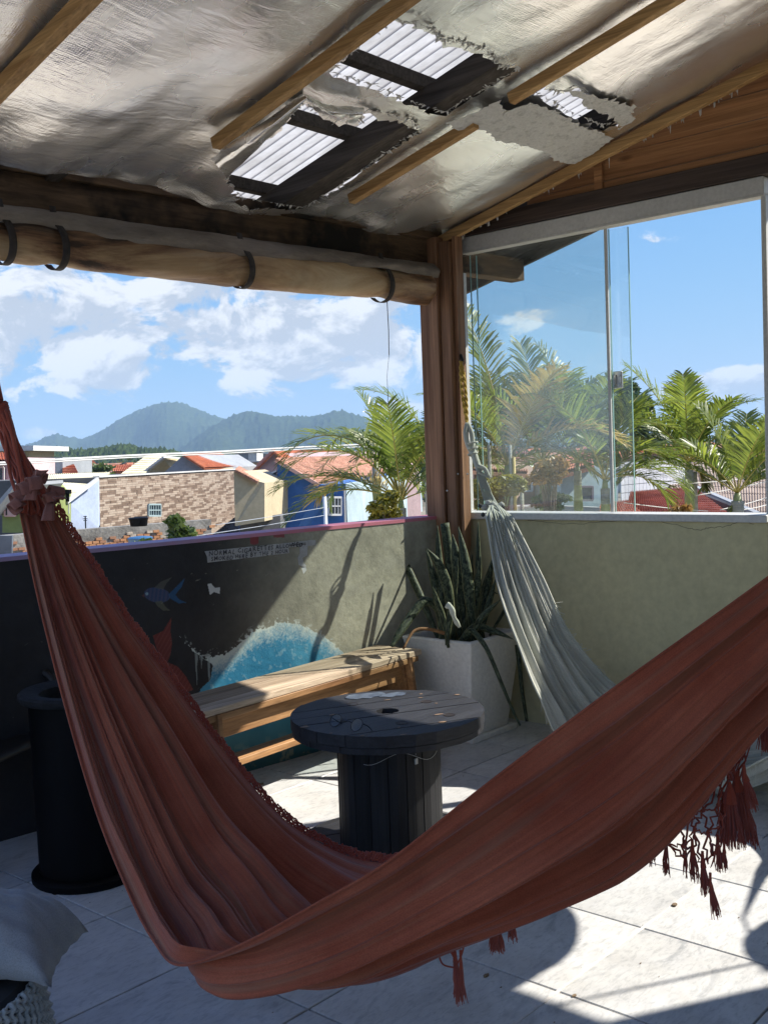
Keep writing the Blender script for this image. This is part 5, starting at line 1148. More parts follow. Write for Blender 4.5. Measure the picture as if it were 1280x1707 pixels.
# forested hills, real distance and depth
def hill_mat(name, c1, c2, sc=.03):
    m, N, L, B = new_mat(name); g = N.new('ShaderNodeNewGeometry'); f = _noise(N, L, g.outputs['Position'], sc, 10, .75); f2 = _noise(N, L, g.outputs['Position'], sc*.12, 4, .6)
    c = _ramp(N, L, f, [(.38, c1), (.6, c2)]); mx = N.new('ShaderNodeMixRGB'); mx.blend_type = 'MULTIPLY'; mx.inputs[0].default_value = .5; L.new(c, mx.inputs[1]); L.new(_ramp(N, L, f2, [(.4, (.6, .65, .7)), (.6, (1.1, 1.1, 1))]), mx.inputs[2])
    L.new(mx.outputs[0], B.inputs['Base Color']); B.inputs['Roughness'].default_value = 1; B.inputs['Specular IOR Level'].default_value = 0; _bump(N, L, f, B, 1, 1/sc*.35); return m
def hill(name, prof, d, m, spread, rough, res=3, label=None):
    xs = np.arange(prof[0][0], prof[-1][0]+.1, res); ys = np.interp(xs, [p[0] for p in prof], [p[1] for p in prof]); k = np.ones(5)/5; ys = np.convolve(np.pad(ys, 2, 'edge'), k, 'valid')
    rows = []; T = np.linspace(-1, 1, 61)
    base = GROUND_Z
    n_ = vnoise(xs[None, :]*.02+T[:, None]*0+3, np.zeros((61, 1))+T[:, None]*3+xs[None, :]*0+3, 1.0, 21, 5)
    for ti, t in enumerate(T):
        row = []
        for i, (x, y) in enumerate(zip(xs, ys)):
            top = ZP(x, y, d); spur = .22*math.sin(x*.028+t*1.6)+.12*math.sin(x*.07-t*3); hh = (math.cos(math.pi*min(1, max(-1, t)))*.5+.5)
            hh = max(0, min(1, hh*(1+spur*(1-hh)*1.6))); z = base+(top-base)*hh+rough*(n_[ti, i]-.5)*(1 if abs(t) < .97 else 0)+rough*.35*random.gauss(0, .5)*(.4 if abs(t) < .05 else 1); p = W(float(x), float(d+spread*t), float(z)); row.append(p)
        rows.append(row)
    o = MB().grid(rows).build(name, m, smooth=True, loc=W(prof[len(prof)//2][0], d, 0), normals=False); return tag(o, kind='structure')
MH = hill_mat('far_forest', (.018, .034, .016), (.055, .078, .032), .06); MH2 = hill_mat('near_forest', (.025, .045, .012), (.085, .12, .03), .12)
hill('hills', [(-260, 765), (-120, 742), (-30, 728), (0, 731), (25, 741), (45, 744), (60, 739), (78, 731), (92, 726), (112, 729), (135, 734), (155, 727), (175, 717), (200, 704), (222, 692), (240, 681), (262, 674), (285, 672), (305, 673), (330, 680), (352, 689), (376, 698), (420, 712), (480, 730), (600, 760)], 3300, MH, 900, 16)
hill('hills', [(270, 775), (300, 750), (330, 728), (352, 712), (372, 702), (392, 692), (412, 687), (430, 686), (450, 690), (470, 697), (490, 693), (505, 694), (520, 696), (540, 692), (558, 687), (575, 686), (592, 690), (615, 700), (650, 716), (720, 735), (800, 742), (900, 735), (1000, 722), (1100, 728), (1250, 735), (1500, 742)], 2700, MH, 700, 14)
hill('near_hill', [(-150, 772), (-20, 765), (40, 752), (60, 750), (82, 748), (105, 750), (130, 752), (160, 748), (195, 745), (215, 744), (240, 746), (262, 746), (285, 751), (310, 757), (340, 755), (380, 752), (420, 757), (500, 765), (560, 770)], 620, MH2, 190, 5, 2)

# leaf builders
L_GREEN = leafmat('broad_leaf', (.030, .062, .012), (.115, .155, .030), 1.5, .3); L_DARK = leafmat('dark_leaf', (.020, .048, .012), (.075, .115, .028), 1.2, .25)
L_YEL = leafmat('yellow_leaf', (.10, .11, .015), (.32, .27, .03), 2, .35); L_ORANGE = leafmat('orange_leaf', (.20, .10, .02), (.36, .22, .06), 2, .3)
L_PALM = leafmat('palm_leaflet', (.060, .098, .014), (.225, .265, .040), 1.4, .42, .4); L_PALMD = leafmat('dry_palm_leaflet', (.26, .18, .04), (.42, .33, .09), 2, .3)
M_RACH = pmat('palm_stalk', (.25, .22, .05), (.40, .33, .09), 6, .5, .1); M_TRUNK = pmat('palm_trunk', (.24, .23, .18), (.42, .41, .33), 3, .85, .6, .01, (1, 1, 6)); M_SHAFT = pmat('palm_crownshaft', (.16, .20, .06), (.33, .35, .14), 4, .5, .1)
M_BARK = pmat('bark', (.07, .05, .035), (.16, .12, .09), 8, .95, .8, .01)
def leafcloud(blobs, n, size, name, m, parent, flatn=.6):
    vs = []; fs = []; R = np.random.default_rng(int(abs(hash((name, n, round(blobs[0][0].x, 3)))) % 1000) if False else n)
    wt = np.array([b[1]**2 for b in blobs]); wt = wt/wt.sum(); idx = R.choice(len(blobs), n, p=wt)
    for k in range(n):
        c, r, sq = blobs[idx[k]]; d = R.normal(size=3); d /= np.linalg.norm(d); rr = r*(R.random()**.28); p = Vector((c.x+d[0]*rr, c.y+d[1]*rr, c.z+d[2]*rr*sq))
        nrm = Vector(d)*.5+Vector(R.normal(size=3))*.6+ZZ*.35; nrm.normalize(); t = nrm.orthogonal().normalized(); t = (Matrix.Rotation(R.random()*6.28, 3, nrm) @ t); b = nrm.cross(t); s = size*R.uniform(.6, 1.35)
        o = len(vs); vs += [p-t*s, p+b*s*.42-t*s*.1, p+t*s, p-b*s*.42-t*s*.1]; fs.append((o, o+1, o+2, o+3))
    mb = MB(); mb.v = [tuple(v) for v in vs]; mb.f = fs; mb.m = [0]*len(fs); return mb.build(name, m, parent, normals=False)
def bush(px, py, d, rpx, hpx, n, size, m, name, label, cat, trunk=True, group=None, seed=0):
    rr = random.Random(seed+int(px)); c = P(px, py, d); R_ = rpx*d/FPX; H_ = hpx*d/FPX; base = Vector((c.x, c.y, GROUND_Z)); t = thing(name, label, cat, base, group); bl_ = []
    for k in range(11):
        a = rr.uniform(0, 6.28); q = rr.uniform(.1, .75); bl_.append((c+RIGHT*math.cos(a)*R_*q+AWAY*math.sin(a)*R_*q*.8+ZZ*rr.uniform(-.65, .65)*H_, R_*rr.uniform(.28, .48), H_/R_*.8 if H_ < R_ else 1.0))
    leafcloud(bl_, n, size, 'foliage', m, t)
    mb = MB(); top = c-ZZ*H_*.2; mb.tube(crom([base, base.lerp(top, .5)+RIGHT*R_*.05, top], 4), [.05*R_+.03]*5+[.03*R_+.02]*4, 7)
    for b in bl_[:7]: mb.tube(crom([base.lerp(top, .75), (base.lerp(top, .9)+b[0])/2, b[0]], 3), [.022*R_+.01]*4+[.008*R_+.004]*3, 5)
    mb.build('trunk', M_BARK, t, smooth=True); return t

def frond(base, az, el, L_, droop, nl, ll, par, m=None, seed=0, wl=.030, lift=.35):
    rr = random.Random(seed); h = Vector((math.cos(az), math.sin(az), 0)); pts = [Vector(base)]; tg = []; n = 16; e = el; curl = rr.uniform(-.25, .25)
    for i in range(n):
        t = (i+.5)/n; ee = el-droop*t**1.5; hh = Matrix.Rotation(curl*t, 3, 'Z') @ h; d = hh*math.cos(ee)+ZZ*math.sin(ee); pts.append(pts[-1]+d*L_/n); tg.append(d)
    tg.append(tg[-1]); rc = MB(); rc.tube(pts, [.014*(1-.85*i/n)*(L_/1.5) for i in range(n+1)], 5)
    mb = MB()
    for i in range(nl):
        t = .16+.84*(i+.5)/nl; f = t*n; i0 = min(int(f), n-1); p = pts[i0].lerp(pts[i0+1], f-i0); d = tg[i0]; side = d.cross(ZZ); side = side.normalized() if side.length > .05 else RIGHT; up = side.cross(d).normalized()
        env = min(1, (t-.10)*4.5)*(1-.62*max(0, (t-.45)/.55)**1.6); l = ll*env*rr.uniform(.85, 1.1)
        for s in (-1, 1):
            if rr.random() < .04: continue
            dd = (side*s*rr.uniform(.80, 1)+d*(.45+.75*t)+up*(lift+rr.uniform(-.18, .18))).normalized(); w = (dd.cross(up)).normalized()*wl*.5*(.7+.3*env); tw = up*wl*.12*rr.uniform(-1, 1)
            dr = l*rr.uniform(.08, .38); p1 = p+dd*l*.45-ZZ*dr*.15; p2 = p+dd*l*.8-ZZ*dr*.55; p3 = p+dd*l-ZZ*dr*1.05; mb.add([p-w*.5, p+w*.5, p1-w+tw, p1+w-tw, p2-w*.75+tw, p2+w*.75-tw, p3], [(0, 1, 3, 2), (2, 3, 5, 4), (4, 5, 6)])
    fo = mb.build('frond', m or L_PALM, par, normals=False); rc.build('stalk', M_RACH, fo, smooth=True, normals=False); return fo
def palm(px, py, d, fl, label, seed=1, trunk_r=.065, nl=42, ll=.5, group='palms beyond the terrace', shaft=True, lean=0, dry=1, wl=.028):
    "fl: list of (screen angle deg from right counterclockwise, length m, droop, toward-away component)"
    rr = random.Random(seed); c = P(px, py, d); base = Vector((c.x, c.y, GROUND_Z))+RIGHT*lean; t = thing('palm_tree', label, 'palm tree', base, group)
    mb = MB(); m_ = 12; mb.tube([base.lerp(c-ZZ*.1, k/m_) for k in range(m_+1)], [trunk_r*(1.25-.35*k/m_)*(1+.03*math.sin(k*2.2)) for k in range(m_+1)], 12); mb.build('trunk', M_TRUNK, t, smooth=True)
    if shaft: mb = MB(); mb.tube([c-ZZ*.75, c-ZZ*.55, c-ZZ*.2, c], [trunk_r*.95, trunk_r*1.12, trunk_r*.85, trunk_r*.45], 12); mb.build('crownshaft', M_SHAFT, t, smooth=True)
    for k, (ang, L_, droop, tw) in enumerate(fl):
        a = math.radians(ang); v = RIGHT*math.cos(a)+ZZ*math.sin(a)+AWAY*tw; h = Vector((v.x, v.y, 0)); el = math.atan2(v.z, h.length); az = math.atan2(v.y, v.x)
        frond(c, az, el, L_, droop, nl, ll*min(1, L_/1.6+.25), t, L_PALMD if (dry and rr.random() < .06) else L_PALM, seed*100+k, wl)
    return t
def rfl(n, seed, Lm=1.9, spread=1): 
    r = random.Random(seed); out = []
    for k in range(n):
        a = r.uniform(-15, 195); out.append((a, Lm*r.uniform(.75, 1.1), r.uniform(.7, 1.5), r.uniform(-.9, .9)*spread))
    return out
palm(668, 834, 13.5, [(101, 1.45, .35, .1), (109, 2.05, 2.25, .05), (102, 1.9, 1.9, .3), (118, 1.9, 2.1, -.2), (148, 1.75, 1.15, .05), (156, 1.6, 1.35, -.3), (140, 1.5, 1.5, .5), (80, 1.95, 2.0, .1), (70, 1.8, 1.6, -.25), (86, 1.6, 1.0, .5), (45, 1.5, 1.2, .2), (58, 1.6, 1.5, .4), (22, 1.2, 1.0, .3), (94, 1.5, .6, -.4)],
     'green palm with arching fronds rising just left of the corner post, behind the painted wall', 3, .07, 46, .55)
palm(626, 770, 21, rfl(9, 5, 1.6), 'slender grey trunked palm behind the arching one, in front of the pale blue wall', 4, .085, 34, .5)
palm(712, 725, 17, rfl(9, 8, 1.5), 'dark palm mostly hidden behind the corner post', 6, .07, 34, .5)
palm(845, 775, 12.5, [(96, 2.05, .45, .1), (80, 1.5, .9, .3), (115, 1.5, 1.1, -.3), (60, 1.6, 1.2, .2), (130, 1.3, 1.4, .3), (150, 1.1, 1.5, -.2), (45, 1.5, 1.5, -.3), (100, 1.6, .5, .6), (72, 1.5, .6, -.5), (25, 1.2, 1.4, .2), (170, .8, 1.5, .2)], 'tallest palm seen through the left glass pane, nearest the corner post', 7, .06, 46, .55)
palm(905, 770, 13, [(92, 1.6, .5, .1), (70, 1.55, .9, .3), (118, 1.5, 1.0, -.2), (50, 1.5, 1.3, .3), (140, 1.4, 1.4, .1), (85, 1.5, .7, -.6), (30, 1.3, 1.4, -.3), (160, 1.2, 1.4, .3), (105, 1.4, .6, .7)], 'palm in the middle of the left glass pane behind the yellow bush', 8, .055, 46, .55)
palm(962, 772, 13.6, [(95, 1.65, .5, .1), (68, 1.6, .8, .3), (120, 1.5, 1.0, -.2), (45, 1.5, 1.2, .2), (145, 1.3, 1.5, .1), (82, 1.5, .6, -.6), (25, 1.4, 1.3, -.3), (165, 1.1, 1.4, .3), (55, 1.6, .9, -.5)], 'palm just left of the white pane edge, its fronds fanning over the pink roof', 9, .055, 46, .55)
palm(1008, 800, 12.5, [(75, 1.3, .8, .2), (110, 1.5, 1.0, -.2), (50, 1.1, 1.5, .3), (135, 1.3, 1.3, .1), (28, 1.0, 1.6, -.2), (92, 1.4, .5, .5), (15, .9, 1.5, .2)], 'palm drooping behind the small window lock at the edge of the glass', 10, .06, 46, .55)
palm(1148, 770, 15.5, [(106, 1.7, .6, .1), (86, 1.6, .45, .4), (97, 1.5, .8, -.3), (122, 1.4, 1.1, -.2), (140, 1.35, 1.3, .2), (155, 1.3, 1.3, -.3), (168, 1.1, 1.2, .3), (62, 1.45, 1.0, .1), (48, 1.6, 1.35, -.2), (32, 1.5, 1.0, .2), (20, 1.35, .9, -.3), (75, 1.3, .8, -.5), (5, .7, 1.4, .4), (115, 1.2, .8, .7), (-40, .45, .9, .1)], 'bright green palm with a pale trunk in front of the red tiled roof', 11, .068, 50, .55)
palm(1157, 775, 16.0, rfl(4, 21, .9), 'second thin trunk growing right beside the bright palm', 12, .045, 40, .5, shaft=False)
palm(1229, 822, 13.5, [(100, 1.25, .5, .1), (78, 1.3, .7, .3), (128, 1.2, 1.0, -.2), (142, 1.25, .8, .2), (60, 1.2, .8, -.3), (45, 1.1, .9, .2), (110, 1.1, .7, .6), (35, .9, 1.1, .3), (85, 1.2, .5, -.6), (-95, .6, .2, .1)], 'shorter palm with a thick pale trunk at the right end of the window', 13, .085, 46, .5, dry=1)
palm(1300, 760, 17, rfl(7, 31, 1.2), 'palm partly cut off by the right window frame', 14, .07, 38, .5)
bush(1052, 668, 42, 40, 46, 3600, .20, L_DARK, 'broadleaf_tree', 'round dark green broadleaf tree rising behind the palms in the open window half', 'tree')
bush(1075, 720, 46, 34, 30, 2200, .20, L_DARK, 'broadleaf_tree', 'lower dark tree crown just right of the round one behind the palms', 'tree', seed=3)
bush(835, 818, 9.5, 62, 34, 3000, .034, L_YEL, 'yellow_bush', 'yellow green flowering bush behind the lower left corner of the glass', 'bush')
bush(915, 790, 11, 42, 30, 1500, .036, L_ORANGE, 'orange_vine', 'orange flowering vine hanging left of the whitish house through the glass', 'vine', seed=2)
bush(930, 836, 12, 45, 16, 1300, .04, L_GREEN, 'garden_bush', 'low green bush below the orange vine', 'bush', seed=4)
bush(1130, 850, 12, 26, 9, 300, .036, L_ORANGE, 'dry_shrub', 'dry orange shrub tips in front of the red tiled roof', 'shrub', seed=5)
bush(640, 848, 11.5, 32, 34, 1300, .042, L_YEL, 'yellow_bush', 'yellow leafed bush under the palm just above the pink wall top', 'bush', seed=7)
bush(306, 890, 17, 36, 34, 1300, .085, L_GREEN, 'garden_tree', 'young leafy tree standing just behind the parapet near the stone clad wall', 'tree', seed=8)
bush(240, 906, 16, 16, 12, 260, .06, L_GREEN, 'garden_shrub', 'small bright shrub in front of the blue water tank', 'shrub', seed=9)
bush(150, 785, 85, 48, 13, 1500, .30, L_GREEN, 'broadleaf_tree', 'wide green tree clump behind the ribbed cream roof', 'tree', seed=10)
bush(690, 740, 120, 40, 18, 900, .4, L_DARK, 'broadleaf_tree', 'far dark tree between the orange roofs and the corner post', 'tree', seed=11)
bush(400, 785, 80, 12, 9, 300, .3, L_GREEN, 'broadleaf_tree', 'small green tree behind the cream walled block', 'tree', seed=12)
for i, (x, y0, y1, r, m) in enumerate(((806, 760, 806, .022, 'y'), (815, 742, 812, .02, 'w'), (856, 762, 800, .018, 'y'), (869, 806, 850, .022, 'w'), (850, 742, 760, .018, 'w'))):
    a = P(x, y0, 11.5); b = Vector((a.x, a.y, GROUND_Z)); t = thing('garden_pole', ['thin yellow topped pole left of the vine behind the glass', 'taller pale pole beside the yellow topped one', 'thin pale pole left of the orange vine', 'white pole standing in the low green bush', 'slanting pale cane above the orange vine'][i], 'pole', b, 'poles in the garden behind the glass')
    MB().tube([b, a], r, 8).build('shaft', M_TRUNK if m == 'w' else pmat('yellow_pole_%d' % i, (.4, .27, .05), (.55, .4, .1), 5, .6), t, smooth=True)

# ---- houses
def tile_mat2(name, c1, c2, sc=3.0):
    m, N, L, B = new_mat(name); g = N.new('ShaderNodeNewGeometry'); f = _noise(N, L, g.outputs['Position'], sc, 5, .8); f2 = _noise(N, L, g.outputs['Position'], sc*.15, 4)
    c = _ramp(N, L, f, [(.38, c1), (.62, c2)]); mx = N.new('ShaderNodeMixRGB'); mx.blend_type = 'MULTIPLY'; mx.inputs[0].default_value = .55; L.new(c, mx.inputs[1]); L.new(_ramp(N, L, f2, [(.35, (.6, .58, .56)), (.6, (1.1, 1.1, 1.1))]), mx.inputs[2])
    L.new(mx.outputs[0], B.inputs['Base Color']); B.inputs['Roughness'].default_value = .85; return m
T_OR = tile_mat2('orange_clay_tiles', (.38, .095, .035), (.55, .19, .085)); T_OLD = tile_mat2('aged_clay_tiles', (.28, .12, .07), (.50, .27, .18), 4); T_CREAM = tile_mat2('cream_roofing', (.52, .47, .33), (.66, .62, .46)); T_BROWN = tile_mat2('brown_roofing', (.17, .12, .09), (.30, .23, .18), 2); T_RED = tile_mat2('red_clay_tiles', (.34, .10, .05), (.50, .20, .12), 5)
def wmat(name, c, v=.2): return pmat(name, tuple(q*(1-v) for q in c), tuple(min(1, q*(1+v*.4)) for q in c), .5, .9, .1, .01, fine=6)
K_BLUE = wmat('deep_blue_wall', (.045, .15, .42)); K_BLUE2 = wmat('dull_blue_wall', (.075, .15, .32)); K_PALE = wmat('pale_blue_wall', (.36, .46, .50), .3); K_CREAM = wmat('cream_wall', (.50, .42, .27)); K_WHITE = wmat('white_wall', (.60, .60, .58)); K_GREY = wmat('grey_wall', (.30, .32, .34)); K_LILAC = wmat('blue_grey_wall', (.38, .45, .60)); K_PINK = wmat('pink_wall', (.66, .46, .46)); K_GREEN = wmat('olive_green_wall', (.23, .28, .09)); K_PEACH = wmat('peach_wall', (.62, .42, .33)); K_DK = wmat('stained_grey_wall', (.12, .12, .12), .5); K_YEL = wmat('yellowish_wall', (.60, .50, .30)); K_MAUVE = wmat('dusty_pink_wall', (.50, .36, .36))
M_WIN = flat('dark_window_glass', (.03, .04, .045), .1); M_WFR = flat('white_window_frame', (.68, .68, .66), .6)
def G3(px, py, d): return P(px, py, d)
def wallpoly(px_pts, ext, m, par, name='wall', ground=False):
    "polygon of (px, py, d) on a wall plane, extruded by ext"
    pts = [Vector(P(*q)) for q in px_pts]
    if ground: a, b = pts[0], pts[-1]; pts = pts+[Vector((b.x, b.y, GROUND_Z)), Vector((a.x, a.y, GROUND_Z))]
    return MB().prism(pts, ext).build(name, m, par)
def tiles(a, b, c, d_, n, amp, m, par, name='roof', rows=14, th=.08):
    "roof sheet: a-b eave, d-c ridge"
    a, b, c, d_ = [Vector(P(*q)) if len(q) == 3 and not isinstance(q, Vector) else Vector(q) for q in (a, b, c, d_)]
    nn = (b-a).cross(d_-a).normalized(); nn = nn if nn.z > 0 else -nn; G = []; M2 = n*6
    for i in range(rows*2+1):
        t = (i//2)/rows if i < rows*2 else 1; t2 = min(1, ((i+1)//2)/rows); st = amp*.55 if i % 2 == 0 else 0; row = []
        for j in range(M2+1): s = j/M2; p = a.lerp(b, s).lerp(d_.lerp(c, s), t2); row.append(p+nn*(amp*abs(math.sin(math.pi*s*n))+st))
        G.append(row)
    mb = MB().grid(G); mb.prism([a-nn*.01, b-nn*.01, c-nn*.01, d_-nn*.01], -nn*th); return mb.build(name, m, par, normals=False)
def winpart(px0, py0, px1, py1, d0, d1, par, off, mw=None, bars=0, fr=.05):
    a, b = P(px0, py0, d0), P(px1, py0, d1); a2, b2 = P(px0, py1, d0), P(px1, py1, d1); off = Vector(off)
    fr_ = MB(); x = (b-a).normalized()
    for (p, q) in ((a, b), (a2, b2), (a, a2), (b, b2)): fr_.bar(p+off, q+off, fr, fr, up=off.normalized())
    for k in range(bars): t = (k+1)/(bars+1); fr_.bar(a.lerp(b, t)+off, a2.lerp(b2, t)+off, fr*.6, fr*.6, up=off.normalized())
    if bars: fr_.bar(a.lerp(a2, .5)+off, b.lerp(b2, .5)+off, fr*.6, fr*.6, up=off.normalized())
    f = fr_.build('window', mw or M_WFR, par); MB().prism([a+off*.3, b+off*.3, b2+off*.3, a2+off*.3], off*.3).build('pane', M_WIN, f); return f
def house(name, label, px, d, cat='house'): return thing(name, label, cat, W(px, d, GROUND_Z))
# blue house
h = house('blue_house', 'deep blue house with a weathered clay tile roof behind the palm', 500, 52); V = W(700, 88, 0)-W(572, 51, 0)
wallpoly([(462, 770, 50), (534, 808, 50), (574, 806, 51)], V, K_BLUE, h, ground=True)
a, b = P(574, 806, 51), P(700, 783, 88); nrm = flatv((b-a).cross(ZZ)); nrm = nrm if nrm.dot(-AWAY) > 0 else -nrm
MB().prism([a+nrm*.03, b+nrm*.03, Vector((b.x, b.y, GROUND_Z))+nrm*.03, Vector((a.x, a.y, GROUND_Z))+nrm*.03], nrm*.05).build('side_wall', K_PALE, h)
e_ = P(529, 810, 49.5)+ZZ*.10; r__ = P(460, 769.5, 49.5)+ZZ*.14; tiles(e_, e_+V*1.01, r__+V*1.01, r__, 60, .06, T_OLD, h, rows=16)
pf = MB(); pf.bar(P(459.5, 767.5, 49.6), P(531, 808.5, 49.4), .12, .16); pf.build('barge_board', wmat('pink_barge', (.6, .38, .32)), h)
wallpoly([(439, 806, 53), (439, 803, 53), (463, 790, 53)], AWAY*6, K_BLUE2, h, 'recessed_wall', True)
MB().prism([P(418, 807, 50.6), P(461, 786, 50.2), P(461, 783, 50.2), P(417, 804.5, 50.6)], AWAY*2.6).build('porch_roof', K_WHITE, h)
winpart(466, 823, 477, 858, 49.9, 49.9, h, -AWAY*.06, wmat('blue_frame', (.02, .05, .2)), fr=.04); winpart(547.5, 829, 569, 858, 50.3, 50.8, h, -AWAY*.08, bars=3, fr=.09)
MB().tube([P(574, 815, 50.4), P(576, 900, 50.4)], .05, 6).build('drain_pipe', K_WHITE, h)
# pink gable house behind
h = house('pink_gable_house', 'dusty pink gabled house with a bright orange tiled roof behind the blue house', 480, 74)
wallpoly([(405, 806, 70), (458, 756, 70), (505, 792, 70)], AWAY*8+RIGHT*8, K_MAUVE, h, ground=True)
tiles((505, 793, 68), (600, 776, 80), (566, 751, 84), (457, 753, 69.5), 44, .08, T_OR, h)
tiles((404, 806, 70), (403, 800, 82), (457, 749, 84), (457, 753, 69.5), 20, .08, T_OR, h)
# cream block
h = house('cream_block', 'small cream walled block between the stone clad wall and the blue house', 415, 46)
wallpoly([(389.5, 786, 45.6), (433, 803, 46), (441, 805, 46), (441, 869, 46), (392, 877, 45.6)], AWAY*5+RIGHT*.8, K_CREAM, h); wallpoly([(400, 870, 46.6), (400, 860, 46.6), (467, 859, 47.5)], AWAY*5, K_DK, h, 'lower_wall', True)
tiles((430, 803, 45.6), (436, 799, 50), (398, 778, 50), (392, 783, 45.4), 8, .05, T_OLD, h, rows=8)
# stone clad building
h = house('stone_clad_building', 'long building clad in brown and beige stone strips with a small glass block window', 280, 48)
A, Bq = P(162, 796, 42), P(392, 783, 57); zt_ = (A.z+Bq.z)/2; A.z = Bq.z = zt_; X_ = (Bq-A); Lw = X_.length; X_.normalize(); NN = flatv(X_.cross(ZZ)); NN = NN if NN.dot(-AWAY) > 0 else -NN
MB().prism([A, Bq, Vector((Bq.x, Bq.y, GROUND_Z)), Vector((A.x, A.y, GROUND_Z))], -NN*7).build('wall', K_DK, h)
M_ST = [pmat('stone_strip_%s' % n_, c1, c2, 4, .9, .3, .01) for n_, c1, c2 in (('brown', (.13, .085, .06), (.20, .14, .10)), ('beige', (.30, .235, .18), (.42, .34, .27)), ('rose', (.23, .165, .12), (.33, .25, .19)))]
st = MB(); ch = .088; zz_ = zt_-.02; rowk = 0
while zz_ > GROUND_Z+.8:
    s = -random.uniform(0, .45)
    while s < Lw:
        l = random.choice((.42, .55, .7)); s0, s1 = max(0, s+.008), min(Lw, s+l-.008); s += l
        if s1-s0 < .05: continue
        c = A+X_*((s0+s1)/2); c.z = zz_-ch/2; th = random.choice((.03, .036, .042)); st.box(c+NN*th/2, (s1-s0, th, ch-.008), (X_, NN, ZZ), random.choices((0, 1, 2), ((.55, .2, .25), (.12, .6, .28))[int(rowk*.5+s*.9) % 2])[0])
    rowk += 1; zz_ -= ch
st.build('stone_strips', M_ST, h, normals=False)['kind'] = 'stuff'
MB().prism([A+NN*.1+ZZ*.0, Bq+NN*.1, Bq-NN*.2, A-NN*.2], ZZ*.06).build('wall_cap', K_WHITE, h)
winpart(244, 841, 264, 860, 45.4-.2, 46.6-.2, h, NN*.10, wmat('teal_frame', (.30, .40, .42)), bars=4, fr=.07)
# tall gable end behind
h = house('grey_gable_house', 'pale grey gabled house with a bright orange roof above the stone clad building', 330, 66)
wallpoly([(271, 790, 64), (305, 759, 64), (341, 781, 64)], AWAY*10+RIGHT*2, K_GREY, h, ground=True); tiles((341, 781, 63), (400, 779, 71), (367, 755.5, 75), (304, 757.5, 63.6), 30, .08, T_OR, h)
wallpoly([(341, 784, 63.6), (341, 781, 63.6), (396, 779, 70)], AWAY*4, K_CREAM, h, 'side_wall', True)
h = house('cream_roof_house', 'house with a pale straw coloured roof and yellowish gable left of the orange roof', 245, 76)
wallpoly([(246, 792, 74), (246, 781, 74), (272, 765, 74), (294, 763.5, 76), (294, 790, 76)], AWAY*6, K_YEL, h, ground=False); tiles((198, 794, 72), (240, 792, 72), (277, 759, 78), (245, 760, 80), 26, .07, T_CREAM, h, rows=10)
MB().prism([P(240, 788, 73), P(273, 763, 73), P(296, 765, 75), P(296, 762.5, 75), P(272, 760, 73), P(238, 785.5, 73)], AWAY*1.2).build('gable_trim', K_WHITE, h)
# ribbed cream roof house
h = house('ribbed_roof_house', 'low house with a ribbed cream roof and blue grey side wall at the left', 110, 42)
wallpoly([(105, 840, 38), (112, 836, 38), (163, 799, 40), (164, 880, 40), (107, 884, 38)], AWAY*5-RIGHT*1.2, K_LILAC, h); tiles((66, 834, 37), (113, 836, 37.6), (183, 788, 46), (70, 792, 45), 34, .035, T_CREAM, h, rows=4)
MB().bar(P(111, 837, 37.4), P(163, 798, 39.4), .10, .12).build('verge_trim', K_WHITE, h); mb = MB(); mb.tube([P(113, 836, 37.4), P(113, 822, 37.4)], .06, 8); mb.tube([P(113, 823, 37.4), P(113, 816, 37.4)], .13, 10); mb.build('flue', M_BIN, h)
wallpoly([(60, 884, 37.6), (60, 838, 37.6), (106, 838, 37.8), (106, 884, 37.8)], AWAY*3, K_GREEN, h, 'front_wall'); winpart(97, 842, 103, 857, 37.5, 37.5, h, -AWAY*.06, fr=.04); winpart(107.5, 838, 115, 856, 37.7, 37.7, h, -AWAY*.05, fr=.04)
# olive house at the left edge
h = house('olive_green_house', 'olive green house end with pink shutter behind the hammock cords', 15, 36)
wallpoly([(4, 888, 33), (4, 845, 33), (21, 812, 33), (40, 832, 33), (40, 888, 33)], AWAY*5, K_GREEN, h); MB().prism([P(-18, 852, 32), P(22, 806, 32), P(23, 812, 32), P(-16, 862, 32)], AWAY*5).build('verge', K_GREY, h)
winpart(9, 842, 26, 860, 32.9, 32.9, h, -AWAY*.05, K_PINK, fr=.05); MB().prism([P(12, 842, 32.7), P(25, 842, 32.7), P(25, 860, 32.7), P(12, 860, 32.7)], AWAY*.03).build('shutter', K_PINK, h)
h = house('pink_house', 'pink two storey house with orange roof strips at the far left', 5, 60)
wallpoly([(-60, 838, 58), (-60, 762, 58), (26, 764, 58), (26, 838, 58)], AWAY*7, K_PINK, h); tiles((-60, 766, 56.4), (13, 769, 56.4), (10, 756, 60), (-60, 754, 60), 16, .07, T_OR, h, rows=5); tiles((-60, 823, 56), (14, 822, 56), (12, 808, 57.9), (-60, 808, 57.9), 16, .07, T_OR, h, rows=5)
winpart(-6, 779, 7, 801, 57.9, 57.9, h, -AWAY*.08, fr=.09)
h = house('white_flat_house', 'white flat roofed house just below the hills at the left edge', 35, 92)
MB().prism([P(-40, 752, 88), P(55.5, 751, 88), P(55.5, 742.5, 88), P(-40, 743, 88)], AWAY*10).build('flat_roof', K_WHITE, h); wallpoly([(-30, 790, 90), (-30, 753, 90), (48, 752, 90), (48, 790, 90)], AWAY*7, K_CREAM, h); winpart(33.5, 757, 40, 764, 89.8, 89.8, h, -AWAY*.1, fr=.08)
h = house('grey_box_building', 'plain light grey block building behind the hammock cords', 75, 72)
wallpoly([(36, 800, 68), (36, 764, 68), (104.5, 762, 69), (104.5, 800, 69)], AWAY*7, K_GREY, h); MB().bar(P(60, 764, 67.9), P(60, 795, 67.9), .08, .06).build('corner_strip', wmat('seam', (.3, .32, .34)), h)
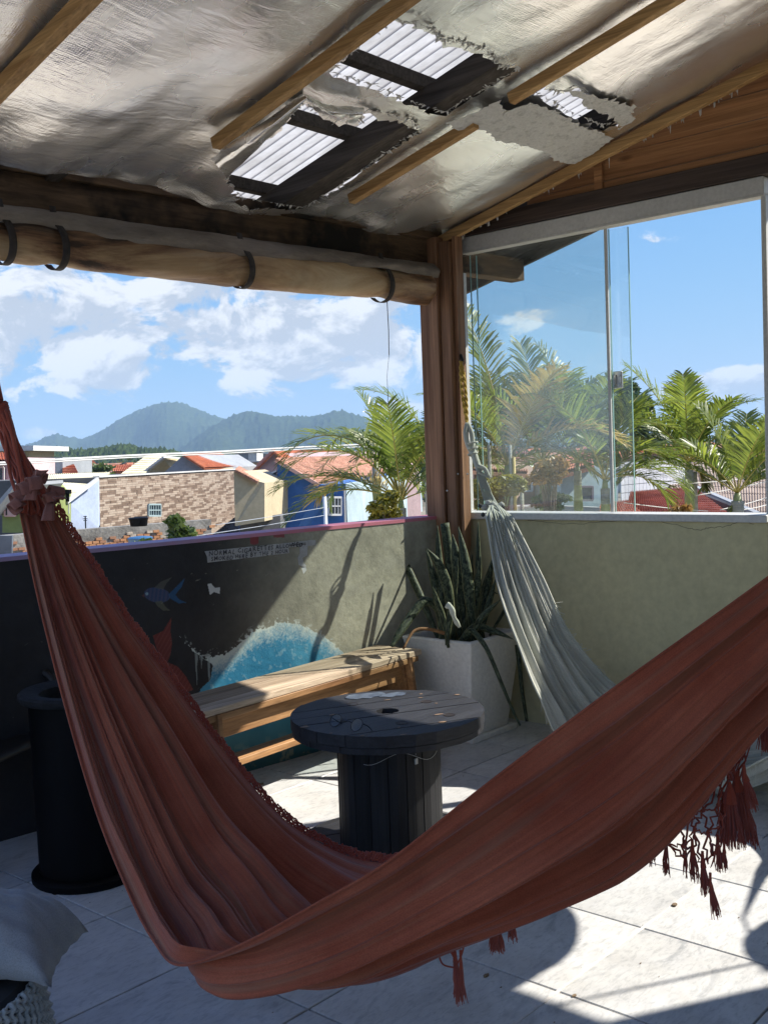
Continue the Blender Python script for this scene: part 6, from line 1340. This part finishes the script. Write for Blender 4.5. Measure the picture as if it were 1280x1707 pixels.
for (x0, x1, y0, y1, d, lab) in ((104, 128, 776, 792, 66, 'small orange tiled roof right of the grey block'), (132, 160, 768, 778, 110, 'distant red roof among the trees'), (187, 224, 776, 787, 95, 'red roof peeping left of the straw coloured roof')):
    h = house('distant_house', lab, x0, d); tiles((x0, y1, d), (x1+4, y1, d), (x1-4, y0, d+5), (x0, y0, d+5), 12, .08, T_OR, h, rows=4, th=.1); wallpoly([(x0+1, y1+6, d+.5), (x0+1, y1, d+.5), (x1, y1, d+.5), (x1, y1+6, d+.5)], AWAY*3, K_DK, h)
for (x0, x1, y0, y1, d, m, lab) in ((392, 414, 754, 784, 100, K_GREY, 'pale grey block left of the white roof tower'), (414, 428, 752, 780, 96, K_WHITE, 'narrow white block in the middle distance'), (426, 462, 755, 775, 104, K_GREY, 'grey flat block behind the pink gable'), (403, 434, 769, 786, 84, K_CREAM, 'cream box on the roofs left of the pink gable')):
    h = house('distant_block', lab, x0, d, 'building'); wallpoly([(x0, 805, d), (x0, y0, d), (x1, y0-.6, d), (x1, 805, d)], AWAY*5, m, h); MB().prism([P(x0-1.5, y0+2, d-.2), P(x1+1.5, y0+1.4, d-.2), P(x1+1.5, y0-1, d-.2), P(x0-1.5, y0-.4, d-.2)], AWAY*5.5).build('roof_slab', K_WHITE, h)
# old brick boundary wall with tanks
h = house('old_brick_wall', 'old crumbling boundary wall of orange bricks and grey render below the houses', 200, 30); h['category'] = 'wall'
A, Bq = P(-60, 892, 27.5), P(352, 871, 32.5); zt_ = (A.z+Bq.z)/2; A.z = Bq.z = zt_; X_ = Bq-A; Lw = X_.length; X_.normalize(); NN = flatv(X_.cross(ZZ)); NN = NN if NN.dot(-AWAY) > 0 else -NN
M_OLDW = pmat('mossy_render', (.10, .095, .085), (.34, .33, .30), 1.5, .95, .6, .02, fine=12)
MB().prism([A, Bq, Vector((Bq.x, Bq.y, GROUND_Z)), Vector((A.x, A.y, GROUND_Z))], -NN*.35).build('render', M_OLDW, h)
M_BR = [pmat('old_brick_%s' % n_, c1, c2, 6, .95, .4, .01) for n_, c1, c2 in (('orange', (.36, .16, .07), (.50, .26, .13)), ('red', (.25, .12, .07), (.36, .19, .11)), ('pale', (.36, .30, .24), (.46, .39, .31)))]
bk = MB()
for r_ in range(9):
    s = -.1+(r_ % 2)*.11
    while s < Lw:
        fade = abs(r_-4)/5; 
        if random.random() > .10+fade*.75: c = A+X_*(s+.1); c.z = zt_-.22-r_*.085; bk.box(c+NN*.02, (.185, .05+random.uniform(-.02, .02), .072), (X_, NN, ZZ), random.choices((0, 1, 2), (.5, .3, .2))[0], jit=.006)
        s += .215
bk.build('bricks', M_BR, h, normals=False)['kind'] = 'stuff'
def tank(px, py0, py1, d, rpx, m, label, taper=.85, lid=True, group=None):
    a = P(px, py1, d); r = rpx*d/FPX; hgt = P(px, py0, d).z-a.z; t = thing('water_tank', label, 'water tank', a, group); mb = MB(); mb.lathe(a, [(.001, .0), (r*taper, .0), (r*(taper+1)/2, hgt*.5), (r, hgt*.82), (r*1.06, hgt*.84), (r*1.06, hgt*.9)], 24); mb.build('tub', m, t, smooth=True)
    mb = MB(); mb.lathe(a, [(r*1.04, hgt*.905), (r*.9, hgt*.97), (r*.3, hgt*1.02), (.001, hgt*1.03)], 24); mb.build('lid', m, t, smooth=True)
tank(231.5, 862, 877, 29.6, 16, M_BIN, 'black round water tank standing on the old brick wall'); tank(235, 894, 922, 24, 20, flat('blue_plastic', (.04, .12, .24), .4), 'blue water tank with lid behind the parapet top'); 
pn = MB().prism([P(-20, 935, 22), P(19, 934, 22), P(20, 893, 22), P(-20, 893, 22)], AWAY*.08).build('corrugated_panel', pmat('dark_blue_grey_panel', (.05, .06, .08), (.12, .14, .17), 2, .5), loc=W(0, 22, GROUND_Z)); tag(pn, 'dark grey blue sheet leaning at the far left below the brick wall', 'panel')
an = thing('tv_antenna', 'thin rooftop aerial in front of the blue grey wall', 'antenna', P(143, 884, 31)); mb = MB(); mb.tube([P(143, 886, 31), P(142, 860, 31)], .02, 5)
for y, w in ((861, 3), (865, 4), (868, 3)): mb.tube([P(142-w, y, 31), P(142+w, y-.3, 31)], .012, 4)
mb.build('mast', M_BIN, an)
vp_ = thing('vent_pipe', 'short white vent pipe just above the parapet edge', 'pipe', P(365, 905, 14)); MB().tube([P(365, 912, 14), P(365, 894, 14), P(369, 894, 14), P(370, 900, 14)], .025, 8).build('pipe', K_WHITE, vp_, smooth=True)
# fence wires and pole, overhead cables
fp_ = thing('wire_fence', 'white pole with thin strained wires beyond the painted wall', 'fence', W(542, 9.5, GROUND_Z)); MB().tube([P(541, 828, 9.5), Vector((P(541, 828, 9.5).x, P(541, 828, 9.5).y, GROUND_Z))], .017, 8).build('pole', flat('white_pole', (.65, .68, .72), .5), fp_, smooth=True)
for (x0, y0, y1) in ((360, 875, 846), (330, 893, 859), (467, 891, 876)): MB().tube(crom([P(x0, y0, 7.5), P((x0+541)/2, (y0+y1)/2+1, 8.5), P(541, y1, 9.5)], 6), .0024, 5).build('wire', flat('pale_wire', (.36, .40, .46), .5), fp_, smooth=True)
M_CAB = flat('pale_cable', (.62, .62, .60), .6)
for i, (y0, y1, r) in enumerate(((771, 741, .011), (774, 744.5, .009), (769.5, 740, .006))):
    pts = crom([P(-200, y0+9, 13), P(14, y0, 14), P(200, y0-10.5, 15.5), P(360, y0-17.5, 17), P(560, y1+2, 19), P(760, y1-4, 21)], 8); o = MB().tube(pts, r, 5).build('overhead_cable', M_CAB, smooth=True, loc=pts[20]); tag(o, ['thick pale overhead cable crossing low in front of the hills, uppermost', 'second overhead cable just under the thick one', 'thinnest overhead cable above the other two'][i], 'cable', 'overhead cables')
for i, (x0, y0, x1, y1) in enumerate(((1150, 806, 1290, 792), (1160, 826, 1290, 800), (1200, 850, 1290, 826), (1040, 838, 1180, 852), (1236, 850, 1290, 838))):
    pts = [P(x0, y0, 14), P((x0+x1)/2, (y0+y1)/2+1.5, 14.5), P(x1, y1, 15)]; o = MB().tube(crom(pts, 6), .006, 5).build('service_wire', M_CAB, smooth=True, loc=pts[1]); tag(o, ['highest thin service wire right of the bright palm', 'second service wire crossing the brown roof', 'service wire running past the thick trunked palm near the sill', 'service wire over the left part of the red roof', 'short service wire in the lower right window corner'][i], 'wire', 'service wires outside the open window')
# right hand houses
h = house('tiled_wall_building', 'building with a whitish square tiled wall behind the bright palm', 1095, 30)
wallpoly([(1035, 862, 28), (1035, 778, 28), (1096, 770, 30), (1142, 795, 31), (1142, 862, 31)], AWAY*6+RIGHT*2, K_GREY, h)
tb = MB(); a, b = P(1035, 862, 28), P(1142, 862, 31); u_ = (b-a); u_.z = 0; Lt = u_.length; u_.normalize(); nn_ = flatv(u_.cross(ZZ)); nn_ = nn_ if nn_.dot(-AWAY) > 0 else -nn_; sz = .21
for i in range(int(Lt/sz)):
    for j in range(7):
        c = a+u_*(i+.5)*sz+ZZ*(j+.5)*sz+nn_*.012; tb.box(c, (sz-.016, .022, sz-.016), (u_, nn_, ZZ))
tb.build('wall_tiles', wmat('white_wall_tile', (.58, .58, .62)), h, normals=False)['kind'] = 'stuff'
h = house('brown_roof_house', 'long low brown roofed building beyond the red tiles at the right', 1220, 34)
tiles((1142, 862, 23), (1330, 880, 20), (1330, 772, 46), (1094, 768, 40), 46, .03, T_BROWN, h, rows=10); MB().bar(P(1094, 767.5, 39.8), P(1142, 796, 30.8), .14, .12).build('white_verge', K_WHITE, h); MB().bar(P(1160, 812, 25), P(1262, 856, 20), .12, .05).build('gutter', K_GREY, h)
wallpoly([(1148, 815, 25.3), (1148, 812, 25.3), (1300, 872, 18)], AWAY*.5, K_DK, h, 'eave_wall', True)
h = house('red_roof_house', 'house with a red clay tile roof just below the window sill', 1120, 22)
tiles((1036, 878, 17.5), (1258, 892, 17.5), (1156, 815, 25), (1050, 823, 24), 40, .045, T_RED, h, rows=22); tiles((985, 880, 16), (1080, 866, 17), (1046, 838, 20), (1000, 846, 19.5), 16, .045, T_RED, h, 'lower_roof', rows=9)
wallpoly([(1000, 900, 18), (1040, 868, 18), (1240, 885, 18)], AWAY*4, K_DK, h, ground=True)
h = house('whitish_house', 'whitish house with a small dark window seen through the dusty glass', 975, 24)
wallpoly([(935, 870, 22), (935, 800, 22), (985, 772, 22.5), (1030, 792, 23), (1030, 870, 23)], AWAY*6, K_PALE, h); winpart(966, 811, 987, 834, 21.9, 22, h, -AWAY*.05, K_MAUVE, bars=0, fr=.04); tiles((930, 792, 21.5), (990, 776, 21.8), (983, 748, 26), (952, 752, 26), 14, .05, T_RED, h, rows=8)
h = house('peach_house', 'peach coloured house beside the corner post behind the glass', 840, 26)
wallpoly([(790, 860, 24), (790, 778, 24), (850, 765, 25), (905, 785, 26), (905, 860, 26)], AWAY*6, K_PEACH, h); tiles((786, 784, 23.6), (880, 790, 25), (880, 750, 30), (800, 748, 30), 22, .05, T_OLD, h, rows=8); winpart(868, 798, 886, 818, 24.9, 25.1, h, -AWAY*.05)
wp = thing('white_garden_wall', 'low pale garden wall in front of the peach house', 'wall', W(880, 18, GROUND_Z)); wallpoly([(790, 846, 17), (900, 842, 18), (1000, 846, 18)], AWAY*.3, wmat('old_white_wall', (.5, .48, .44), .4), wp, ground=True)
# street level roofs and greenery to fill the far plain
far = MB(); R9 = random.Random(9); mats_ = [K_WHITE, K_GREY, K_CREAM, T_OR, T_OLD, K_PEACH]
for k in range(230):
    px = R9.uniform(-300, 1500); d = R9.uniform(110, 420); c = W(px, d, GROUND_Z); w, l, hh = R9.uniform(7, 13), R9.uniform(7, 12), R9.uniform(2.6, 4.2); a = R9.uniform(0, 3.14); ux = Vector((math.cos(a), math.sin(a), 0)); uy = ZZ.cross(ux); far.box(c+ZZ*hh/2, (w, l, hh), (ux, uy, ZZ), R9.choice((0, 1, 2, 5)))
    e = c+ZZ*hh; far.add([e-ux*w*.55-uy*l*.55, e+ux*w*.55-uy*l*.55, e+ux*w*.55+uy*l*.55, e-ux*w*.55+uy*l*.55, e-ux*w*.55+ZZ*1.3, e+ux*w*.55+ZZ*1.3], [(0, 1, 5, 4), (2, 3, 4, 5), (0, 4, 3), (1, 2, 5)], R9.choice((3, 3, 4)))
tag(far.build('distant_town', mats_, loc=W(600, 250, GROUND_Z), normals=False), 'mass of distant low roofs spread over the plain below the hills', 'town', kind='stuff')
bl = []
for k in range(420):
    px = R9.uniform(-300, 1500); d = R9.uniform(100, 520); c = W(px, d, GROUND_Z+R9.uniform(1.0, 3.2)); bl.append((c, R9.uniform(2, 5), .7))
tag(leafcloud(bl, 26000, .62, 'distant_trees', L_DARK, None), 'scattered far off trees between the distant roofs', 'trees', kind='stuff')
# the pale yard paving, out of view, brightens the neighbouring ground
# ---- air
hz = MB().box((0, 0, 98), (11000, 11000, 206)).build('haze', None) if False else None
def haze():
    m = bpy.data.materials.new('air'); m.use_nodes = True; N = m.node_tree.nodes; L = m.node_tree.links; N.remove(N['Principled BSDF']); pv = N.new('ShaderNodeVolumePrincipled'); pv.inputs['Color'].default_value = (.50, .74, 1, 1); pv.inputs['Density'].default_value = 2.1e-4; pv.inputs['Anisotropy'].default_value = .0
    L.new(pv.outputs[0], N['Material Output'].inputs['Volume']); o = MB().box((2500, 2500, 110), (10000, 10000, 2*(110-GROUND_Z+1))).build('haze', m); tag(o, kind='stuff')
    o.location = (0, 0, 0)
haze()
